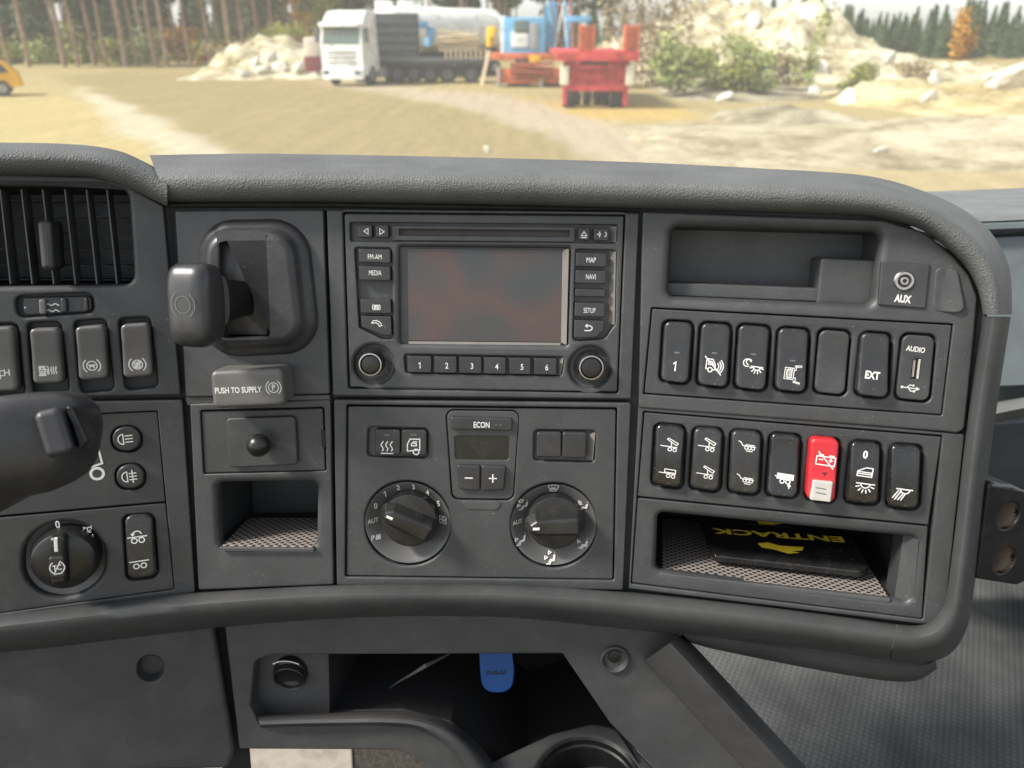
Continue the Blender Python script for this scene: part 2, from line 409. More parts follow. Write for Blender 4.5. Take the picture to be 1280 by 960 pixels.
# --- centre column, upper and lower
dash.plate('column_panel', [(218, 263), (404, 262), (412, 493), (232, 497)], 3, -.009, 0, .0012, M_panel,
           holes=[([(266, 288), (342, 287), (348, 424), (272, 424)], 6, .001)])
dash.plate('column_panel', [(237, 505), (413, 500), (417, 731), (248, 738)], 3, -.009, .0006, .0012, M_panel,
           holes=[([(250, 513), (405, 509), (408, 589), (254, 593)], 3, .0008), ([(270, 604), (396, 602), (395, 684), (273, 686)], 9, .0042)])
dash.plate('trim_strip', [(231, 496.5), (412, 493.5), (413, 502), (234, 507)], 2, -.009, -.002, .0006, M_bar)
def cubby(t, pts, r, depth, name='cubby', mat=None, w0=-.0055, taper=.004):
    return t.pocket(name, pts, r, w0, depth, mat or M_dark, taper)
cubby(dash, [(266, 599), (400, 597), (399, 689), (269, 691)], 9, -.075)
# --- centre frames
radio_hole = [(428, 265), (782, 268), (773, 492), (435, 486)]
dash.plate('center_panel', [(408, 262), (799, 266), (789, 499), (416, 495)], 3, -.009, 0, .001, M_panel, holes=[(radio_hole, 3, .0012)])
clim_hole = [(433, 506), (772, 510), (768, 726), (431, 721.5)]
dash.plate('center_panel', [(417, 500), (789, 504), (779, 738), (421, 732)], 3, -.009, .0006, .001, M_panel, holes=[(clim_hole, 3, .001)])
# --- carriers behind the joints
dash.plate('carrier', [(200, 251), (802, 254), (786, 748), (246, 748)], 2, -.013, -.0093, .0005, M_dark,
           holes=[([(262, 284), (346, 283), (352, 428), (268, 428)], 4, .0005), ([(267, 600), (398, 598), (397, 688), (270, 690)], 8, .0005)])
# --- right facet
disp = [(839, 284), (1102, 291), (1092, 382), (835, 371)]
panel1 = [(814, 384.5), (1192, 405), (1178, 520), (804, 493)]
o = DR.plate('switch_frame', [(803, 264), (1104, 275), (1156, 290), (1193, 321), (1212, 345), (1222, 372), (1218, 420), (1206, 537), (1196, 542), (1180, 540), (798, 510)],
             [3, 20, 30, 20, 12, 12, 40, 8, 6, 3, 3], -.009, 0, .0014, M_panel,
             holes=[(disp, 9, .0055), (panel1, 2, .0009)]); reparent(o, DR)
row1 = {'one': [(830.5, 402), (866, 404), (860, 479), (826, 475.5)], 'off': [(877, 404), (914, 406.5), (908.5, 484), (872, 480)],
        'moon': [(924, 406), (963, 409.5), (956, 488), (919, 484)], 'mirror': [(974, 410), (1012, 413), (1006, 490), (969, 487)],
        'blank': [(1025, 412), (1063, 415.5), (1056, 494), (1018, 490)], 'ext': [(1078, 416), (1114, 419), (1109, 497), (1070, 493)],
        'audio': [(1129, 418), (1169, 421), (1161, 502), (1120, 498)]}
row2 = {'a': [(820, 530.5), (856, 534), (851.5, 611), (815.5, 605.5)], 'b': [(868, 535), (903.5, 538), (898.5, 615), (863, 610)],
        'c': [(915, 538), (952, 541.5), (948, 618.5), (911, 614.5)], 'd': [(964, 542), (1001, 545.5), (996, 622), (958, 618.5)],
        'e': [(1014, 547.5), (1050.5, 551), (1043, 628.5), (1007.5, 623.5)], 'f': [(1065, 552), (1101.5, 555), (1098, 631), (1057, 627.5)],
        'g': [(1115, 556), (1153, 559), (1148, 637), (1109.5, 633.5)]}
def grow(pts, d):
    cx = sum(p[0] for p in pts) / len(pts); cy = sum(p[1] for p in pts) / len(pts)
    return [(x + (d if x > cx else -d), y + (d if y > cy else -d)) for x, y in pts]
inset1 = [(815.5, 386), (1190, 406.5), (1176.5, 518.5), (805.5, 491.5)]
o = DR.plate('switch_insert', inset1, 2, -.009, -.0006, .0008, M_panel2, holes=[(grow(p, 2.4), 9, .0016) for p in row1.values()]); reparent(o, DR)
row2p = [(804, 513), (1178.5, 543.5), (1161, 657), (796, 621.5)]
pk_frame = [(795.5, 623.5), (1160.5, 659), (1153.5, 775), (788, 729)]
o = DR.plate('lower_frame', [(798, 505), (1206, 543), (1182, 762), (1165, 780), (1150, 780), (786, 736)], [3, 4, 8, 8, 8, 3], -.009, -.0012, .0009, M_panel,
             holes=[([(804, 514), (1178.5, 544.5), (1154, 775), (788.5, 730)], 2, .0008)]); reparent(o, DR)
o = DR.plate('switch_insert', [(805.5, 515.5), (1177, 546), (1160.5, 656.5), (797, 620.5)], 2, -.009, -.0020, .0008, M_panel2, holes=[(grow(p, 2.2), 9, .0016) for p in row2.values()]); reparent(o, DR)
pk = [(822, 641), (1147, 673), (1138, 754), (819, 714)]
o = DR.plate('pocket_frame', [(797, 622.5), (1160, 658.5), (1152.5, 773.5), (789.5, 728.5)], 2, -.009, -.0020, .0008, M_panel2, holes=[(pk, 9, .0042)]); reparent(o, DR)
o = DR.plate('carrier', [(786, 250), (1104, 262), (1215, 330), (1226, 372), (1204, 560), (1184, 770), (1150, 784), (778, 745)], [2, 2, 20, 10, 2, 20, 20, 2], -.013, -.0093, .0005, M_dark,
             holes=[(grow(disp, 3), 8, .0005), (grow(pk, 3), 8, .0005)]); reparent(o, DR)
# display pocket: shallow, with a raised box inside on the right
o = cubby(DR, grow(disp, 4), 9, -.045, taper=.003, mat=M_panel); reparent(o, DR)
mb = MB(); cap(mb, DR.Ls([(1026, 322), (1104, 326), (1096, 388), (1020, 384)], -.012), 5 * DR.s, -.044, -.012, .002); reparent(mb.build('pocket_divider', M_panel, DR.o), DR)
o = DR.plate('pocket_sill', [(834, 353), (1036, 361), (1034, 378), (832, 370)], 2, -.034, -.014, .001, M_panel); reparent(o, DR)
# lower pocket
PD = -.125
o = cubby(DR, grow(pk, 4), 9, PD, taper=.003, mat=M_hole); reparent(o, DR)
o = slope(DR, [(1130, 664), (1117, 756)], -.010, [(1149, 666), (1141, 762)], -.0026, M_panel, 'pocket_bevel', -.03); reparent(o, DR)
# --- left facet
vent = [(-62, 232), (160, 234), (168, 356), (-62, 359)]
slid = [(18, 370), (116, 366), (119, 391), (21, 398)]
rowL = {'h': [(-24, 410), (17, 408), (21, 489), (-18, 491)], 'fuel': [(37.5, 411), (74, 410), (78, 479), (40, 481)],
        'brake': [(94.5, 409), (131, 406), (133.5, 473), (97.5, 476.5)], 'abs': [(151, 406), (186.5, 403.5), (190, 470), (153.5, 473.5)]}
wellL = {'h': [(-30, 404), (22, 404), (31, 494), (-22, 497)], 'fuel': [(33, 403), (76, 402), (87, 491), (41, 494)],
         'brake': [(91.5, 401), (133, 398.5), (143, 488), (100, 492.5)], 'abs': [(147.5, 398), (188, 396), (198, 484), (156, 489)]}
o = DL.plate('vent_panel', [(-64, 214), (0, 217), (120, 221), (166, 236), (204, 257), (226, 494), (-64, 500)], [2, 20, 20, 10, 4, 3, 2], -.009, 0, .0012, M_panel,
             holes=[(vent, 14, .0035), (slid, 9, .0016)] + [(p, 7, .0016) for p in wellL.values()]); reparent(o, DL)
midp = [(-64, 505), (228, 500), (244, 741), (-64, 800)]
insA = [(-60, 526), (196.5, 514.5), (206.5, 627), (-60, 650)]; insB = [(-60, 652.5), (207, 629), (217.5, 736), (-60, 775)]
o = DL.plate('light_frame', midp, 3, -.009, 0, .001, M_panel, holes=[([(-61, 525), (197, 513.5), (218, 737), (-61, 776)], 2, .0008)]); reparent(o, DL)
fog1 = [(139, 535), (174, 533), (177.5, 563), (142, 565)]; fog2 = [(144, 582), (179, 580.5), (181.5, 610), (147, 612)]
o = DL.plate('light_insert', insA, 2, -.009, -.0008, .0007, M_panel2, holes=[(grow(fog1, 1.8), 15, .0010), (grow(fog2, 1.8), 15, .0010)]); reparent(o, DL)
axl = [(155, 646), (190, 644), (196, 720), (160, 725)]
circL = [(79 - 52, 701 - 52), (79 + 52, 701 - 52), (79 + 52, 701 + 52), (79 - 52, 701 + 52)]
o = DL.plate('knob_insert', insB, 2, -.009, -.0008, .0007, M_panel2, holes=[(grow(axl, 2.2), 9, .0015), ([(28, 655), (128, 650), (133, 742), (30, 752)], 52, .003)], ns=8); reparent(o, DL)
o = DL.plate('carrier', [(-66, 205), (120, 212), (212, 258), (246, 748), (-66, 806)], 2, -.013, -.0093, .0005, M_dark, holes=[(grow(vent, 2), 12, .0005)]); reparent(o, DL)
# --- padded top, side bar, bottom bar
pad_prof = [(-.02, -.012), (0, .002), (.04, .008), (.12, .013), (.28, .0165), (.45, .017), (.56, .0155), (.62, .012), (.70, .000), (.82, -.022), (.93, -.045), (1, -.062), (1.0, -.075), (.6, -.16)]
inn = [(209, 252), (300, 252), (400, 252), (600, 255), (800, 260), (960, 265), (1060, 268), (1106, 273), (1155, 288), (1194, 319), (1213, 342), (1224, 366), (1229, 393)]
out = [(187, 194), (300, 192), (400, 193), (600, 197), (800, 203), (960, 211), (1060, 217), (1110, 225), (1160, 241), (1206, 263), (1240, 292), (1262, 336), (1265, 393)]
ribbon(inn, out, pad_prof, 'top_pad', M_pad, dash)
padL_prof = [(-.02, -.012), (0, .004), (.05, .010), (.2, .016), (.45, .019), (.66, .018), (.78, .013), (.88, 0), (1, -.03), (1.0, -.05), (.6, -.13)]
inn = [(-70, 217), (0, 219), (60, 219.5), (110, 221), (140, 228), (172, 240), (209, 258)]
out = [(-70, 176), (0, 178), (60, 179), (112, 182), (150, 189), (178, 201), (209, 217)]
ribbon(inn, out, padL_prof, 'cluster_pad', M_pad, dash)
bar_prof = [(-.04, -.012), (0, -.002), (.04, .004), (.14, .010), (.32, .0145), (.5, .015), (.68, .012), (.84, .005), (.95, -.005), (1, -.014), (.97, -.03), (.7, -.045)]
inn = [(-70, 782), (0, 768), (50, 762), (100, 756), (200, 744.5), (300, 737), (420, 731), (540, 730), (640, 731), (780, 740), (975, 761), (1121, 781)]
out = [(-70, 832), (0, 816), (50, 811), (100, 805), (200, 793), (300, 782), (420, 773), (540, 770), (640, 772), (780, 786), (975, 806), (1112, 825)]
ribbon(inn, out, bar_prof, 'bottom_bar', M_bar, dash)
inn = [(1122, 781), (1146, 782), (1164, 776), (1176, 762), (1183, 742), (1194, 660), (1207, 545), (1219, 460), (1229.5, 396)]
out = [(1113, 825.3), (1150, 829), (1184, 820), (1204, 796), (1214, 762), (1223, 690), (1239, 560), (1252, 470), (1263.5, 396)]
ribbon(inn, out, bar_prof, 'side_bar', M_bar, dash)
sk_prof = [(-.4, -.02), (0, -.016), (.3, -.012), (.7, -.014), (.92, -.022), (1, -.034), (.9, -.06)]
inn = [(846, 784), (900, 791), (1014, 808), (1105, 822), (1150, 826), (1169, 822)]
out = [(862, 803), (900, 813), (1014, 836), (1100, 850), (1145, 851), (1171, 836)]
ribbon(inn, out, sk_prof, 'bottom_skirt', M_low, dash)
# channel between panels and side bar
chn = [(-.1, -.02), (0, -.008), (.5, -.006), (1, -.004), (1.1, -.02)]
inn = [(1204, 545), (1192, 640), (1180, 752), (1166, 776), (1146, 781)]
out = [(1209, 545), (1197, 640), (1186, 752), (1172, 780), (1148, 786)]
ribbon(inn, out, chn, 'channel_trim', M_dark, dash)
inn = [(1104, 268), (1156, 283), (1193, 314), (1212, 338), (1222, 368), (1219, 420), (1206, 540)]
out = [(1108, 274), (1160, 290), (1199, 322), (1217, 346), (1231, 372), (1231, 420), (1213, 545)]
ribbon(inn, out, chn, 'channel_trim', M_bar, dash)
# dark lip directly under the pad
lip = [(0, -.012), (.15, -.004), (.5, -.002), (.85, -.004), (1, -.012)]
ribbon([(209, 251), (400, 251), (600, 254), (800, 258)], [(212, 261), (400, 260.5), (600, 263), (800, 265)], lip, 'pad_lip', M_bar, dash)
for tt in (DL, DR): bpy.data.objects.remove(tt.o)

# ================================================================== AIR VENT
t = T('air_vent', 'large black air vent with upright slats at the upper left of the dashboard', 'air vent', FL, 60, 295)
t.pocket('housing', grow(vent, 3), 14, -.0055, -.055, M_bar, .004)
for xt, xb in ((0, 13), (26.5, 40), (53, 67), (81, 94), (108, 121), (133.5, 146), (-27, -14), (-54, -41)):
    mb = MB(); a = t.Ls([(xt - .9, 237), (xt + .9, 237), (xb + .9, 355), (xb - .9, 355)], -.004)
    mb.hexa([(p.x, p.y, -.022) for p in a], a); mb.build('slat', M_bar, t.o, wn=False)
for y in (250, 270, 290, 310, 330, 348):
    mb = MB(); a = t.Ls([(-62, y), (166, y + 1), (166, y + 3), (-62, y + 2)], -.030)
    mb.hexa([(p.x, p.y, -.045) for p in a], a); mb.build('cross_slat', M_dark, t.o, wn=False)
t.cap('adjuster_tab', [(45, 276), (64, 274), (68.5, 337), (51, 339)], 6, -.02, .007, .003, M_key)

# ================================================================== SLIDER SWITCH
t = T('heater_slide_switch', 'small horizontal slide switch with wavy heat symbol below the air vent', 'switch', FL, 68, 382)
t.plate('housing', grow(slid, 1.5), 9, -.009, -.0055, .0005, M_dark)
t.cap('slide_plate', [(28, 372), (114, 370), (115, 390), (29, 395)], 5, -.006, -.0015, .001, M_rock)
t.cap('thumb', [(48, 374.5), (57, 374), (58, 393), (49, 393.5)], 3, -.002, .0018, .001, M_rockL)
t.cap('thumb', [(75, 373), (83, 372.5), (84, 391), (76, 391.5)], 3, -.002, .0018, .001, M_rock)
t.cap('thumb', [(104, 372.5), (110, 372), (111, 389), (105, 389.5)], 2.5, -.002, .001, .001, M_rock)
wav = lambda y: [(-1 + i * .2, y + .16 * math.sin(i * 1.1)) for i in range(11)]
t.icon('heat_symbol', 66, 384.5, 7, [wav(.55), wav(-.55)], -.0015, lw=1.4)
t.icon('pilot_dot', 31.5, 384.5, 1, [circ(0, 0, .4, 8)], -.0013, lw=1.4)

# ================================================================== ROCKER SWITCHES
def rocker(label, f, pts, group, mat=None, h=.0035, tilt=.0022, conc=.0012, r=8, e=.0018, icons=(), lamp=None, well=-.0085, name='rocker_switch', housing=None):
    cx = sum(p[0] for p in pts) / 4; cy = sum(p[1] for p in pts) / 4
    t = T(name, label, 'switch', f, cx, cy, group)
    L = t.Ls(pts, h); hv = max(p.y for p in L)
    hf = lambda u, v: -tilt * v / hv + conc * ((v / hv) ** 2 - .5)
    mb = MB(); plate(mb, t.Ls(housing or grow(pts, 1.6), well + .001), r * t.s, well - .0005, well + .001, .0003); mb.build('housing', M_dark, t.o)
    k = t.cap('rocker', pts, r, well, h, e, mat or M_rock, hf=hf, rings=4)
    if lamp: t.icon('indicator', lamp[0], lamp[1], 4, [[(-.7, 0), (.7, 0)]], h, mat=MATS['lamp_grey'], lw=1.6, hf=hf, parent=k, rot=-4)
    for ic in icons:
        ic(t, h, hf, k)
    return t, k, hf
simple('lamp_grey', (.11, .11, .105), .5)
def IC(name, x, y, s, paths, lw=1.2, rot=0, mat=None, sy=None): return lambda t, h, hf, k: t.icon(name, x, y, s, paths, h, hf=hf, lw=lw, parent=k, rot=rot, mat=mat, sy=sy)
def TX(txt, x, y, hh, **kw): return lambda t, h, hf, k: t.text('lettering', txt, x, y, hh, h, hf=hf, parent=k, **kw)
# symbol drawings, units of half height, y up
def sq(x0, y0, x1, y1): return ['c', (x0, y0), (x1, y0), (x1, y1), (x0, y1)]
wave_up = lambda x: [(x + .1 * math.sin(i * .9), -.7 + i * .14) for i in range(11)]
FUEL = [sq(-1.5, -.9, -.6, .9), [(-1.7, -.95), (-.4, -.95)], sq(-1.3, .2, -.8, .65), [(-.6, .3), (-.25, .2), (-.2, -.6), (0, -.7), (.05, .6), (-.3, .9)], wave_up(.5), wave_up(.9), wave_up(1.3),
        [(-1.45, -.5), (-.65, -.5)], [(-1.45, -.2), (-.65, -.2)], [(-1.45, -.75), (-.65, -.75)]]
BRK = [circ(0, 0, .68), circ(0, 0, 1.15, 10, 130, 230), circ(0, 0, 1.15, 10, -50, 50)]
STEER = BRK + [[(-.45, .1), (.45, .1)], [(-.3, -.05), (.3, -.05)], [(-.25, -.35), (-.25, .05)], [(.25, -.35), (.25, .05)]]
FAN4 = BRK + [circ(.2, .25, .2, 8), circ(-.25, .15, .2, 8), circ(.15, -.25, .2, 8), circ(-.2, -.3, .16, 8), [(-.4, -.4), (.4, .4)]]
gL = 'worn rocker switches under the air vent'
rocker('worn rocker switch with H symbol at the very left edge below the air vent', FL, rowL['h'], gL, M_rockL, .0055, -.002, .0008, 6, icons=[TX('H', 8, 466, 8, fx=.9), IC('axle_symbol', 1, 467, 5, [[(-.3, -1.4), (-.3, 1.4)], [(-1, .6), (.5, .6)], [(-1, -.6), (.5, -.6)]])], housing=wellL['h'])
rocker('worn rocker switch with fuel pump and heat wave symbol', FL, rowL['fuel'], gL, M_rockL, .0055, -.002, .0008, 6, icons=[IC('fuel_heater_symbol', 60, 463.5, 6.4, FUEL, 1.2)], housing=wellL['fuel'])
rocker('worn rocker switch with steering axle symbol inside brake brackets', FL, rowL['brake'], gL, M_rockL, .0055, -.002, .0008, 6, icons=[IC('brake_symbol', 114.5, 457.5, 8.4, STEER, 1.3)], housing=wellL['brake'])
rocker('worn rocker switch with crossed disc in brake brackets, beside the hand brake lever', FL, rowL['abs'], gL, M_rockL, .0055, -.002, .0008, 6, icons=[IC('brake_symbol', 171.5, 456, 8.4, FAN4, 1.3)], housing=wellL['abs'])
wh = lambda x, y, r=.2: circ(x, y, r, 10)
AX1 = [[(-1.3, .0), (1.3, .0)], wh(-.45, -.55, .38), wh(.55, -.55, .38), circ(0, .25, .62, 8, 15, 165), [(-.75, .55), (-.6, .25), (-.35, .5)]]
AX2 = [[(-1.3, .4), (1.3, .4)], wh(-.45, -.35, .38), wh(.55, -.35, .38)]
rocker('tall black rocker switch with two axle pictures right of the rotary knob', FL, axl, 'switches of the lower left panel', M_rock, .0035, .001, -.001, 9,
       icons=[IC('axle_lift_symbol', 171.5, 671, 8.4, AX1, 1.4, 2), IC('axle_symbol', 174.5, 704, 8.4, AX2, 1.4, 2)])
g1 = 'rocker switches of the upper right row'
Q = -5
NOISE_OFF = [[(-1, .9), (-.2, .9), (.2, .2), (.25, -.5), (-.1, -.5)], [(-1, .9), (-1, -.45), (-.75, -.45)], wh(-.42, -.55, .3), [(-.7, .6), (-.3, .6), (0, .15), (-.7, .15), (-.7, .6)],
             circ(.15, 0, .55, 8, -50, 50), circ(.15, 0, .85, 8, -50, 50), circ(.15, 0, 1.15, 8, -50, 50), [(-1.3, 1.2), (1.1, -1.1)]]
MOON = [circ(-1.0, .55, .55, 12, 20, 300), circ(-.75, .7, .4, 8, 30, 260), [(-.4, .1), (1.3, .1)], circ(.45, .1, .5, 10, 180, 360)] + [[(.45 + .65 * math.cos(R(a)), .1 + .65 * math.sin(R(a))), (.45 + 1.0 * math.cos(R(a)), .1 + 1.0 * math.sin(R(a)))] for a in (195, 228, 255, 285, 312, 345)]
MIRR = [sq(-1.15, -.8, .05, .75), sq(-.9, -.55, -.2, .5), wave_up(-.75), wave_up(-.5), wave_up(-.28), [(.1, 1.1), (1.0, 1.2)], [(.1, .95), (1.0, 1.0)], [(.3, 1), (.3, .5), (.05, .45)], [(.1, -1.0), (1.0, -1.15)], [(.1, -1.15), (1.0, -1.3)], [(.35, -.55), (.35, -1)], [(.05, -.55), (.35, -.55)]]
rocker('black rocker switch with the number 1, first of the upper right row', FR, row1['one'], g1, lamp=(846, 441), icons=[TX('1', 844, 457.5, 11, fx=.9, rot=-3)])
rocker('black rocker switch with crossed out truck horn symbol', FR, row1['off'], g1, lamp=(893, 441.5), icons=[IC('muted_truck_symbol', 892, 457.5, 9, NOISE_OFF, 1.2, -4)])
rocker('black rocker switch with moon and dome lamp symbol', FR, row1['moon'], g1, lamp=(942, 443), icons=[IC('night_light_symbol', 942, 459, 8.4, MOON, 1.2, -4)])
rocker('black rocker switch with heated mirror symbol', FR, row1['mirror'], g1, lamp=(991, 451), icons=[IC('heated_mirror_symbol', 991.5, 467, 9, MIRR, .8, -4)])
rocker('flat blank cover without symbol between the mirror and EXT switches', FR, row1['blank'], 'blank switch covers', M_panel2, .0002, 0, .0008, 9, .0012, name='blank_cover')
rocker('black rocker switch lettered EXT', FR, row1['ext'], g1, h=.0045, icons=[TX('EXT', 1090.5, 469, 9.8, width=17, rot=-4, bold=.035)])
# audio / usb socket
t = T('usb_audio_socket', 'black plate lettered AUDIO with usb port, last of the upper right row', 'socket', FR, 1145, 460)
ap = row1['audio']
t.plate('plate', ap, 9, -.0085, .0004, .001, M_panel2, holes=[([(1141.5, 447), (1151, 448), (1148, 474.5), (1138, 473.5)], 1, .0003)])
t.pocket('port', [(1141, 446.5), (1151.5, 447.5), (1148.5, 475), (1137.5, 474)], 1, -.0003, -.006, M_chrome, 0)
mb = MB(); plate(mb, t.Ls([(1141.5, 450), (1144.5, 450), (1142, 471), (1139.5, 471)], -.001), .0001, -.006, -.001, .0001); mb.build('contact_tongue', M_offw, t.o)
mb = MB(); plate(mb, t.Ls([(1149.3, 449), (1151.2, 449.2), (1148.3, 474), (1146.4, 473.6)], .001), .0001, -.001, .001, .0002); mb.build('port_rim', M_offw, t.o)
t.text('lettering', 'AUDIO', 1144.5, 436.5, 6.8, .0004, width=22, rot=-5, bold=.02)
USB = [[(-1.2, 0), (1.1, 0)], [(.85, .22), (1.25, 0), (.85, -.22), (.85, .22)], [(-.6, 0), (-.2, .45), (.25, .45)], [(-.3, 0), (.05, -.45), (.5, -.45)], circ(-1.25, 0, .14, 8), circ(.35, .45, .1, 8), sq(.5, -.55, .68, -.35)]
t.icon('usb_symbol', 1138, 485, 8, USB, .0004, rot=-4, lw=1.1)
t.o['group'] = 'sockets on the right of the dashboard'
# aux socket
t = T('aux_socket', 'square black plate lettered AUX with round metal jack', 'socket', FR, 1130, 358, 'sockets on the right of the dashboard')
t.plate('plate', [(1102, 327), (1163, 330), (1157, 386), (1098, 381.5)], 2, -.009, .0016, .0008, M_panel2)
mb = MB(); c = t.L(1130, 351, .0016); s_ = t.s
mb.lathe([(12.2 * s_, .001), (12.2 * s_, .0022), (10.8 * s_, .003), (8.2 * s_, .003), (7.2 * s_, .0022), (6.6 * s_, .0012)], 36, (c.x, c.y), cap0=False); mb.build('jack_ring', M_chrome, t.o)
mb = MB(); mb.lathe([(5 * s_, .001), (5 * s_, .0028), (4.4 * s_, .0032), (2.6 * s_, .0032), (2.4 * s_, -.004)], 28, (c.x, c.y), cap0=False); mb.build('jack_sleeve', M_chrome, t.o)
mb = MB(); mb.lathe([(2.3 * s_, .0013), (2.3 * s_, .0030)], 16, (c.x, c.y)); mb.build('jack_hole', M_hole, t.o)
t.text('lettering', 'AUX', 1128.5, 373.5, 9.8, .0016, width=19.5, rot=-3, bold=.035)
t = T('added_relief', 'softly raised patch shaped to catch light in place of a recess, to the right of the AUX socket', 'trim', FR, 1186, 365)
c_ = t.L(1186, 365); t.cap('relief', [(1170, 331), (1197, 336), (1206, 392), (1165, 390)], 9, -.003, .0012, .0012, M_panel, hf=lambda u, v: .0022 * max(-.4, min(1, u / .008)))  # left-facing slope added to catch light where the panel is really recessed
# lower right row
g2 = 'rocker switches of the lower right row'
TRL = lambda a, extra=(): [[(-1.3, -.1), (1.2, -.1)], wh(.15, -.55, .28), wh(.85, -.55, .28), ['c', (-.1, .12), (.98 * math.cos(R(a)) * 0 + .95, .12 + 0.0), (.95, .12), (-.1, .12)]][:3]
def tipper(low=False):
    s = [[(-1.35, -.15), (1.15, -.15)], wh(.1, -.55, .27), wh(.85, -.55, .27)]
    if low: s += [sq(-.55, .0, 1.1, .5)]
    else: s += [['c', (1.05, .15), (-.45, .95), (-.3, 1.15), (1.25, .5)], [(.3, -.1), (.2, .65)]]
    return s
LOWB = [[(-1.3, .75), (-.9, .55), (-.6, .1), (1.3, .1)], wh(-.05, -.15, .25), wh(.45, -.15, .25), wh(.95, -.15, .25), [(-.2, .3), (1.1, .3)], [(0, -.65), (.9, -.65)]]
rocker('black rocker switch with raised tipper picture above flat trailer picture', FR, row2['a'], g2, M_gloss, .0035, .001, -.0012, icons=[IC('raised_tipper_symbol', 837, 557, 8, tipper(), 1.0, -4), IC('trailer_symbol', 835, 590, 8, tipper(True), 1.0, -4)])
rocker('black rocker switch with two raised tipper pictures', FR, row2['b'], g2, M_rock, .0035, .001, -.0012, icons=[IC('raised_tipper_symbol', 884, 557, 8, tipper(), 1.0, -4), IC('raised_tipper_symbol', 882, 591, 8, tipper(), 1.0, -4)])
rocker('black rocker switch with two small gooseneck trailer pictures', FR, row2['c'], g2, M_rock, .0035, .001, -.0012, icons=[IC('gooseneck_symbol', 933.5, 558.5, 8, LOWB, 1.0, -4), IC('gooseneck_symbol', 931, 599, 8, LOWB, 1.0, -4)])
LIFT = [[(-1.4, .35), (-1, .35)], ['c', (-1.1, .05), (1.1, .05), (1.1, .75), (-1.1, .75)], [(-1.1, .25), (1.1, .25)], [(-1.1, .4), (1.1, .4)], [(-1.1, .57), (1.1, .57)], wh(-.35, -.3, .3), wh(.45, -.3, .3), [(.7, -1.2), (.7, -.7)], [(.5, -.9), (.7, -.65), (.9, -.9)]]
rocker('black rocker switch with solid white trailer and up arrow', FR, row2['d'], g2, M_gloss, .0035, .002, .001, icons=[IC('lift_axle_symbol', 981, 599, 8.6, LIFT, 1.3, -4)])
BATT = [sq(-1.1, -.6, 1.1, .45), sq(-.85, .45, -.4, .65), sq(.4, .45, .85, .65), [(-.8, .05), (-.35, .05)], [(.35, .05), (.8, .05)], [(.57, -.15), (.57, .28)], [(-1.0, 1.0), (1.0, -.95)]]
t, k, hf = rocker('red battery isolator rocker switch with white catch at its foot', FR, row2['e'], g2, M_red, .006, .0015, .0008, icons=[IC('crossed_battery_symbol', 1032.5, 576, 10, BATT, 1.4, -4)])
t.cap('catch', [(1016.5, 600.5), (1042, 603), (1038, 627.5), (1012, 624.5)], 2, .004, .0085, .001, M_offw, hf=hf)
mb = MB(); plate(mb, t.Ls([(1019, 606), (1034, 608), (1031.5, 621), (1016.5, 619.5)], .0088), .0005, .007, .0088 - .001, .0002); mb.build('catch_rim', M_white, t.o)
for q in range(2): t.icon('catch_groove', 1026, 610 + q * 6, 6, [[(-1, 0), (1, 0)]], .0088, hf=hf, mat=MATS['lamp_grey'], lw=.8, rot=-5)
t.icon('catch_arrow', 1031, 592, 3, [[(-.8, 0), (.5, .2), (0, -.8)]], .006, hf=hf, mat=M_hole, lw=1.6)
DOOR = [['c', (-1, -.8), (1, -.8), (1, .9), (.1, .9), (-1, .1)], [(-1, 0), (1, 0)], [(-.95, -.35), (.95, -.35)]]
LAMP = [[(-1.2, .55), (1.2, .55)], circ(0, .55, .6, 10, 180, 360)] + [[(.8 * math.cos(R(a)), .45 + .8 * math.sin(R(a))), (1.25 * math.cos(R(a)), .45 + 1.25 * math.sin(R(a)))] for a in (200, 230, 257, 283, 310, 340)]
rocker('black rocker switch with 0, door and interior lamp symbols', FR, row2['f'], g2, M_gloss, .0035, .001, -.0012,
       icons=[TX('0', 1082, 568.5, 10, fx=.85, bold=.035, rot=-3), IC('door_symbol', 1081, 590, 8.6, DOOR, 1.3, -4, sy=6.5), IC('lamp_symbol', 1080.5, 609, 9, LAMP, 1.4, -3)])
WORK = [[(-.9, .55), (1.2, .55)], circ(.25, .55, .6, 10, 180, 360), [(-.3, .2), (-.9, -1)], [(.05, -.05), (-.5, -1)], [(.3, -.15), (-.1, -1)], [(-.6, .3), (-1.2, -.8)]]
rocker('black rocker switch with work lamp beam symbol, last of the lower right row', FR, row2['g'], g2, M_gloss, .0035, .001, -.0008, icons=[IC('work_light_symbol', 1128, 616, 9, WORK, 1.5, -3)])

